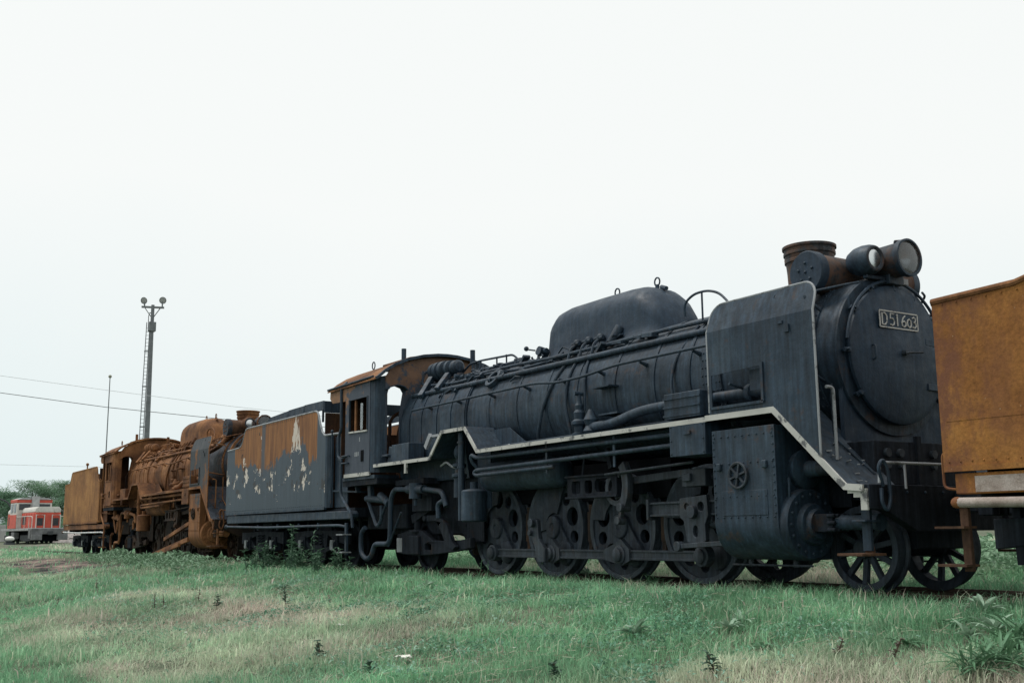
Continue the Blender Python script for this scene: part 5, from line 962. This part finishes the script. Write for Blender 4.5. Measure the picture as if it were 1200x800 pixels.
A = thing('aerial_pole', (b1.x, b1.y, z1), 'thin bare pole with a small ball on top, left of the floodlight mast', 'pole'); put('shaft', MB().tube([(0, 0, 0), (0, 0, zt-z1)], [.055, .035], 8), STEEL, A); put('ball', MB().ell((0, 0, zt-z1), .13), m_plain('ball_paint', (.25, .26, .2)), A)
WIREM = [WIRE, m_plain('pale_wire', (.45, .47, .48)), m_plain('pale_wire_low', (.45, .47, .48))]
for i, (pts, r, lb) in enumerate((([(-120, 443, 70), (0, 460, 72), (125, 477, 74), (262, 491, 77), (420, 503, 80)], .022, 'darker overhead wire crossing in front of the floodlight mast'), ([(-120, 424, 80), (0, 440, 82), (125, 457, 84), (272, 476, 87), (420, 492, 90)], .014, 'upper thin overhead wire behind the floodlight mast'), ([(-120, 541, 95), (0, 544, 96), (60, 545.5, 97), (200, 549, 98), (420, 556, 100)], .014, 'low overhead wire just above the distant trees'))):
    tag(put('overhead_wire', MB().tube([P(u, v, d=d) for u, v, d in pts], r, 5), WIREM[i]), lb, 'wire', 'overhead wires at the left')
# ---------------------------------------------------------------- red diesel on the far track
f0 = P(57.5, 637.5, d=93); DZ = f0.z
D = thing('diesel_locomotive', (f0.x, f0.y, DZ), 'red and pale grey diesel shunter with centre cab standing far behind the train', 'locomotive', rz=R(3.5)); D.scale = (1, 1.04, 1.06)
RED = m_plain('faded_red', (.54, .085, .055), .6, .15, 3); PALE = m_plain('pale_band', (.56, .55, .51), .6, .15, 3); DGR = m_plain('chassis_grey', (.045, .05, .055), .8, .4, 3); LGR = m_plain('light_chassis', (.30, .31, .31), .7, .3, 3); MGR = m_plain('mid_chassis', (.14, .145, .15), .8, .5, 2); WIN = NT('dark_window').fin((.03, .035, .04), .15)
for n_, x0, x1 in (('long_hood', -6.0, -.9), ('short_hood', -11.6, -8.6)):
    h = put(n_, MB().plate([(-1.0, 1.30), (1.0, 1.30), (1.0, 2.55), (-1.0, 2.55)], [], x0, x1, YZ), RED, D, .05); put('top_band', MB().plate([(-1.0, 2.55), (1.0, 2.55), (1.0, 2.80), (.85, 3.0), (-.85, 3.0), (-1.0, 2.80)], [], x0, x1, YZ), PALE, h, .06)
    for i in range(5): put('side_door', MB().box(x0+.3+i*(x1-x0-.5)/5, x0+.15+(i+1)*(x1-x0-.5)/5, -1.03, -1.0, 1.45, 2.5), RED, h, .01)
    put('grille', MB().box(x0+.6, x0+1.8, -1.04, -1.02, 1.6, 2.3), DGR, h)
h = put('cab', MB().box(-8.6, -6.0, -1.42, 1.42, 1.30, 3.45), PALE, D, .06); put('roof_band', MB().box(-8.62, -5.98, -1.44, 1.44, 3.45, 3.72), RED, h, .04)
put('roof', MB().loft([[(x, y, z) for y, z in ((-1.4, 3.70), (-1.0, 3.86), (0, 3.93), (1.0, 3.86), (1.4, 3.70))] for x in (-8.7, -5.9)]), LGR, h)
for y0, y1 in ((-1.25, -.35), (.35, 1.25)): put('window', MB().box(-6.0, -5.97, y0, y1, 2.85, 3.35), WIN, h)
for x0, x1 in ((-8.3, -7.5), (-7.1, -6.3)): put('window', MB().box(x0, x1, -1.45, -1.42, 2.65, 3.35), WIN, h)
put('red_side_panel', MB().box(-8.58, -6.02, -1.44, -1.42, 1.32, 2.45), RED, h); put('exhaust_stack', MB().box(-5.95, -5.5, -.28, .28, 2.9, 3.98), LGR, D, .03)
put('chassis', MB().box(-12.2, -.25, -1.42, 1.42, 1.10, 1.30), LGR, D, .02); put('undergear', MB().box(-11.8, -.5, -.8, .8, .25, 1.1), DARK, D); put('end_beam', MB().box(-.25, -.05, -1.42, 1.42, .80, 1.25).box(-.3, .1, -1.4, -.6, .35, .8).box(-.3, .1, .6, 1.4, .35, .8), MGR, D, .03); put('coupler', MB().box(-.1, .45, -.15, .15, .75, 1.05), DGR, D, .02)
for x in (-1.9, -3.5, -5.1, -9.0, -10.8):
    for s in (-1, 1): put('wheel', MB().lathe((x, 0, .43), (0, s, 0), [(.5, .40), (.52, .45), (.62, .43), (.64, .38), (.58, .3), (.6, .1), (.66, .1), (.66, 0)], 24), DGR, D)
for x in (-3.5, -9.9):
    for s in (-1, 1): put('bogie_frame', MB().plate([(x-2.4, .35), (x-2.4, .75), (x+2.4, .75), (x+2.4, .35), (x+.6, .25), (x-.6, .25)], [], s*.85, s*1.05, XZ), DGR, D, .02)
put('tool_box', MB().box(-7.8, -6.6, -1.40, -1.0, .45, 1.0), MGR, D, .02); put('battery_box', MB().box(-8.6, -7.0, 1.0, 1.40, .45, 1.0), LGR, D, .02)
for y in (-.62, .62):
    put('door_frame', MB().tube([(-.80, y-.32, 1.3), (-.80, y-.32, 2.35), (-.80, y+.32, 2.35), (-.80, y+.32, 1.3)], .045, 6), PALE, D); put('front_lamp', MB().cyl((-.92, y, 2.72), (-.82, y, 2.72), .17, n=16), PALE, D); put('front_grille', MB().box(-.9, -.86, y-.22, y+.22, 1.5, 2.1), DGR, D)
for s in (-1, 1):
    put('handrail', MB().tube(rnd([(-.2, s*1.38, 1.25), (-.2, s*1.38, 2.2), (-1.3, s*1.38, 2.25), (-6.6, s*1.38, 2.25)], .2), .03, 6), PALE, D)
    for x in (-1.3, -3.0, -4.8): put('handrail_post', MB().tube([(x, s*1.38, 1.3), (x, s*1.38, 2.25)], .025, 6), PALE, D)
    put('step_well', MB().box(-1.1, -.3, min(s*1.2, s*1.44), max(s*1.2, s*1.44), .45, 1.28), MGR, D, .03)
zz = DZ
track('siding_track', (f0.x-130*math.cos(R(3.5)), f0.y-130*math.sin(R(3.5)), zz), (f0.x+18, f0.y+18*math.tan(R(3.5)), zz-.06), 60)
# things round the far siding
w0 = P(4, 632, d=118); W = thing('concrete_wall', (w0.x, w0.y, w0.z-.2), 'low pale concrete wall left of the red diesel', 'wall')
for i in range(4): put('wall_panel', MB().box(-.15, .15, -.2+1.6*i-6.0, 1.36+1.6*i-6.0, 0, 1.75), m_plain('concrete', (.36, .36, .35), .9, .2, 1) if i == 0 else bpy.data.materials['concrete'], W, .02)
a0 = P(11, 634, d=100); A = thing('bent_arm_post', (a0.x, a0.y, float(gz(a0.x, a0.y))), 'black post with a bent top arm at the left edge', 'post'); hh = P(11, 590, d=100).z - float(gz(a0.x, a0.y))  # plain bent post, carries no lamp
put('post', MB().tube(rnd([Vector((0, 0, 0)), Vector((0, 0, hh-.4)), rd_*.5+Vector((0, 0, hh+.25)), rd_*1.6+Vector((0, 0, hh+.6)), rd_*2.6+Vector((0, 0, hh+.5))], .3), .07, 8), DGR, A); put('foot', MB().box(-.3, .3, -.3, .3, 0, .5), DGR, A)
s0 = P(11, 636, d=88); S_ = thing('switch_stand', (s0.x, s0.y, float(gz(s0.x, s0.y))-.05), 'track switch stand with a white weight beside the far siding', 'switch'); sz = P(11, 631, d=88).z - S_.location.z
put('weight', MB().ell((0, 0, sz), (.32, .36, .2)), m_plain('white_paint', (.75, .75, .72), .6, .1), S_); put('lever', MB().beam((0, 0, 0), (.1, 0, sz), .12, .12).box(-.5, .5, -.35, .35, 0, .22), DGR, S_)
g0 = P(83, 633, d=104); k = MB(); rg = random.Random(4); rings = []
for j in range(9):
    t = j/8; rings.append([(g0.x+(2.4*(1-t)+.03)*math.cos(a)*(1+.15*rg.uniform(-1, 1)), g0.y+(1.9*(1-t)+.03)*math.sin(a)*(1+.15*rg.uniform(-1, 1)), g0.z-.3+1.35*t**.8+.06*rg.uniform(-1, 1)) for a in [2*PI*i/22 for i in range(22)]])
tag(put('gravel_heap', MB().loft(rings), m_plain('gravel', (.30, .28, .27), .95, .5, 6), ang=20), 'pale gravel heap between the red diesel and the rusted tender', 'gravel heap')
# ---------------------------------------------------------------- trees
BARK = m_plain('bark', (.07, .055, .045), .95, .4, 3); TL = [m_leaf('tree_leaf_a', (.15, .26, .16), .4), m_leaf('tree_leaf_b', (.11, .205, .13), .4), m_leaf('tree_leaf_c', (.2, .3, .2), .4)]
def tree(u, vtop, d, spread, label, kind, seed, umbrella=False):
    rg = random.Random(seed); b = P(u, 632, d=d); gzv = .12; top = P(u, vtop, d=d).z; H = top-gzv
    T = thing('tree', (b.x, b.y, gzv), label, 'tree', 'trees behind the far siding'); tr = MB(); lf = MB()
    tr.tube([(0, 0, -.2), (rg.uniform(-.2, .2), rg.uniform(-.2, .2), H*.4), (rg.uniform(-.5, .5), rg.uniform(-.5, .5), H*.85)], [.028*H, .02*H, .006*H], 8); cl = []
    for i in range(11 if umbrella else 15):
        a = 2.4*i+rg.uniform(-.3, .3); z0 = H*rg.uniform(.30 if not umbrella else .5, .7); rr = spread*rg.uniform(.35, .95)
        zz_ = H*rg.uniform(.62, .92) if umbrella else H*rg.uniform(.35, .92); e = Vector((math.cos(a)*rr*(1 if umbrella else (1.25-.75*zz_/H)), math.sin(a)*rr*(1 if umbrella else (1.25-.75*zz_/H)), zz_))
        tr.tube([(0, 0, z0), (e.x*.5, e.y*.5, (z0+e.z)/2), e], [.011*H, .007*H, .003*H], 5); cl.append((e, spread*rg.uniform(.30, .46)))
    cl += [(Vector((rg.uniform(-.3, .3)*spread, rg.uniform(-.3, .3)*spread, H*.9)), spread*.38) for _ in range(3)]
    for c, r in cl:
        for i in range(380):
            v = Vector((rg.gauss(0, 1), rg.gauss(0, 1), rg.gauss(0, 1))).normalized()*r*rg.random()**.4; v.z *= .75 if umbrella else .8; p = c+v; p.z = min(p.z, H)
            leafblade(lf, p, rg.uniform(0, 6.3), rg.uniform(-.8, .8), rg.uniform(.28, .5), rg.uniform(.20, .34), .3, 1, rg.uniform(-.8, .8))
    put('trunk', tr, BARK, T); put('crown', lf, TL[kind], T)
for a in ((36, 563, 175, 4.6, 'flat-topped tree with bare limbs behind the red diesel', 0, 1, True), (69, 561, 180, 3.2, 'flat-topped tree beside the rusted tender edge', 0, 2, True), (8, 577, 165, 4.2, 'dark rounded tree at the left edge behind the bent post', 1, 3, False), (24, 584, 160, 3.8, 'dark bushy tree behind the diesel cab', 1, 4, False), (52, 587, 168, 4.2, 'bushy tree behind the diesel hood', 0, 5, False), (78, 583, 170, 4.0, 'bushy tree half hidden by the rusted tender', 1, 6, False), (-8, 570, 172, 4.6, 'tree cut by the left edge', 0, 7, False), (-34, 575, 178, 4.8, 'tree just beyond the left edge', 1, 8, False), (98, 590, 176, 4.0, 'tree hidden behind the rusted tender', 1, 9, False), (40, 596, 150, 3.4, 'low dark shrub tree directly behind the diesel', 1, 10, False)):
    tree(*a)
k = MB(); rg = random.Random(11)
for i in range(9000):
    u = rg.uniform(-90, 130); d_ = rg.uniform(138, 158); p = P(u, 632, d=d_); hmx = 2.2+2.2*float(vn(np.array(u*.09), np.array(.5), 6)); z = .1 + hmx*rg.random()**.7
    leafblade(k, (p.x, p.y, z), rg.uniform(0, 6.3), rg.uniform(-.8, .8), rg.uniform(.35, .65), rg.uniform(.25, .42), .3, 1, rg.uniform(-.8, .8))
tag(put('far_shrubbery', k, TL[1]), 'dense shrubbery below the trees behind the red diesel', 'shrubbery', kind='stuff')
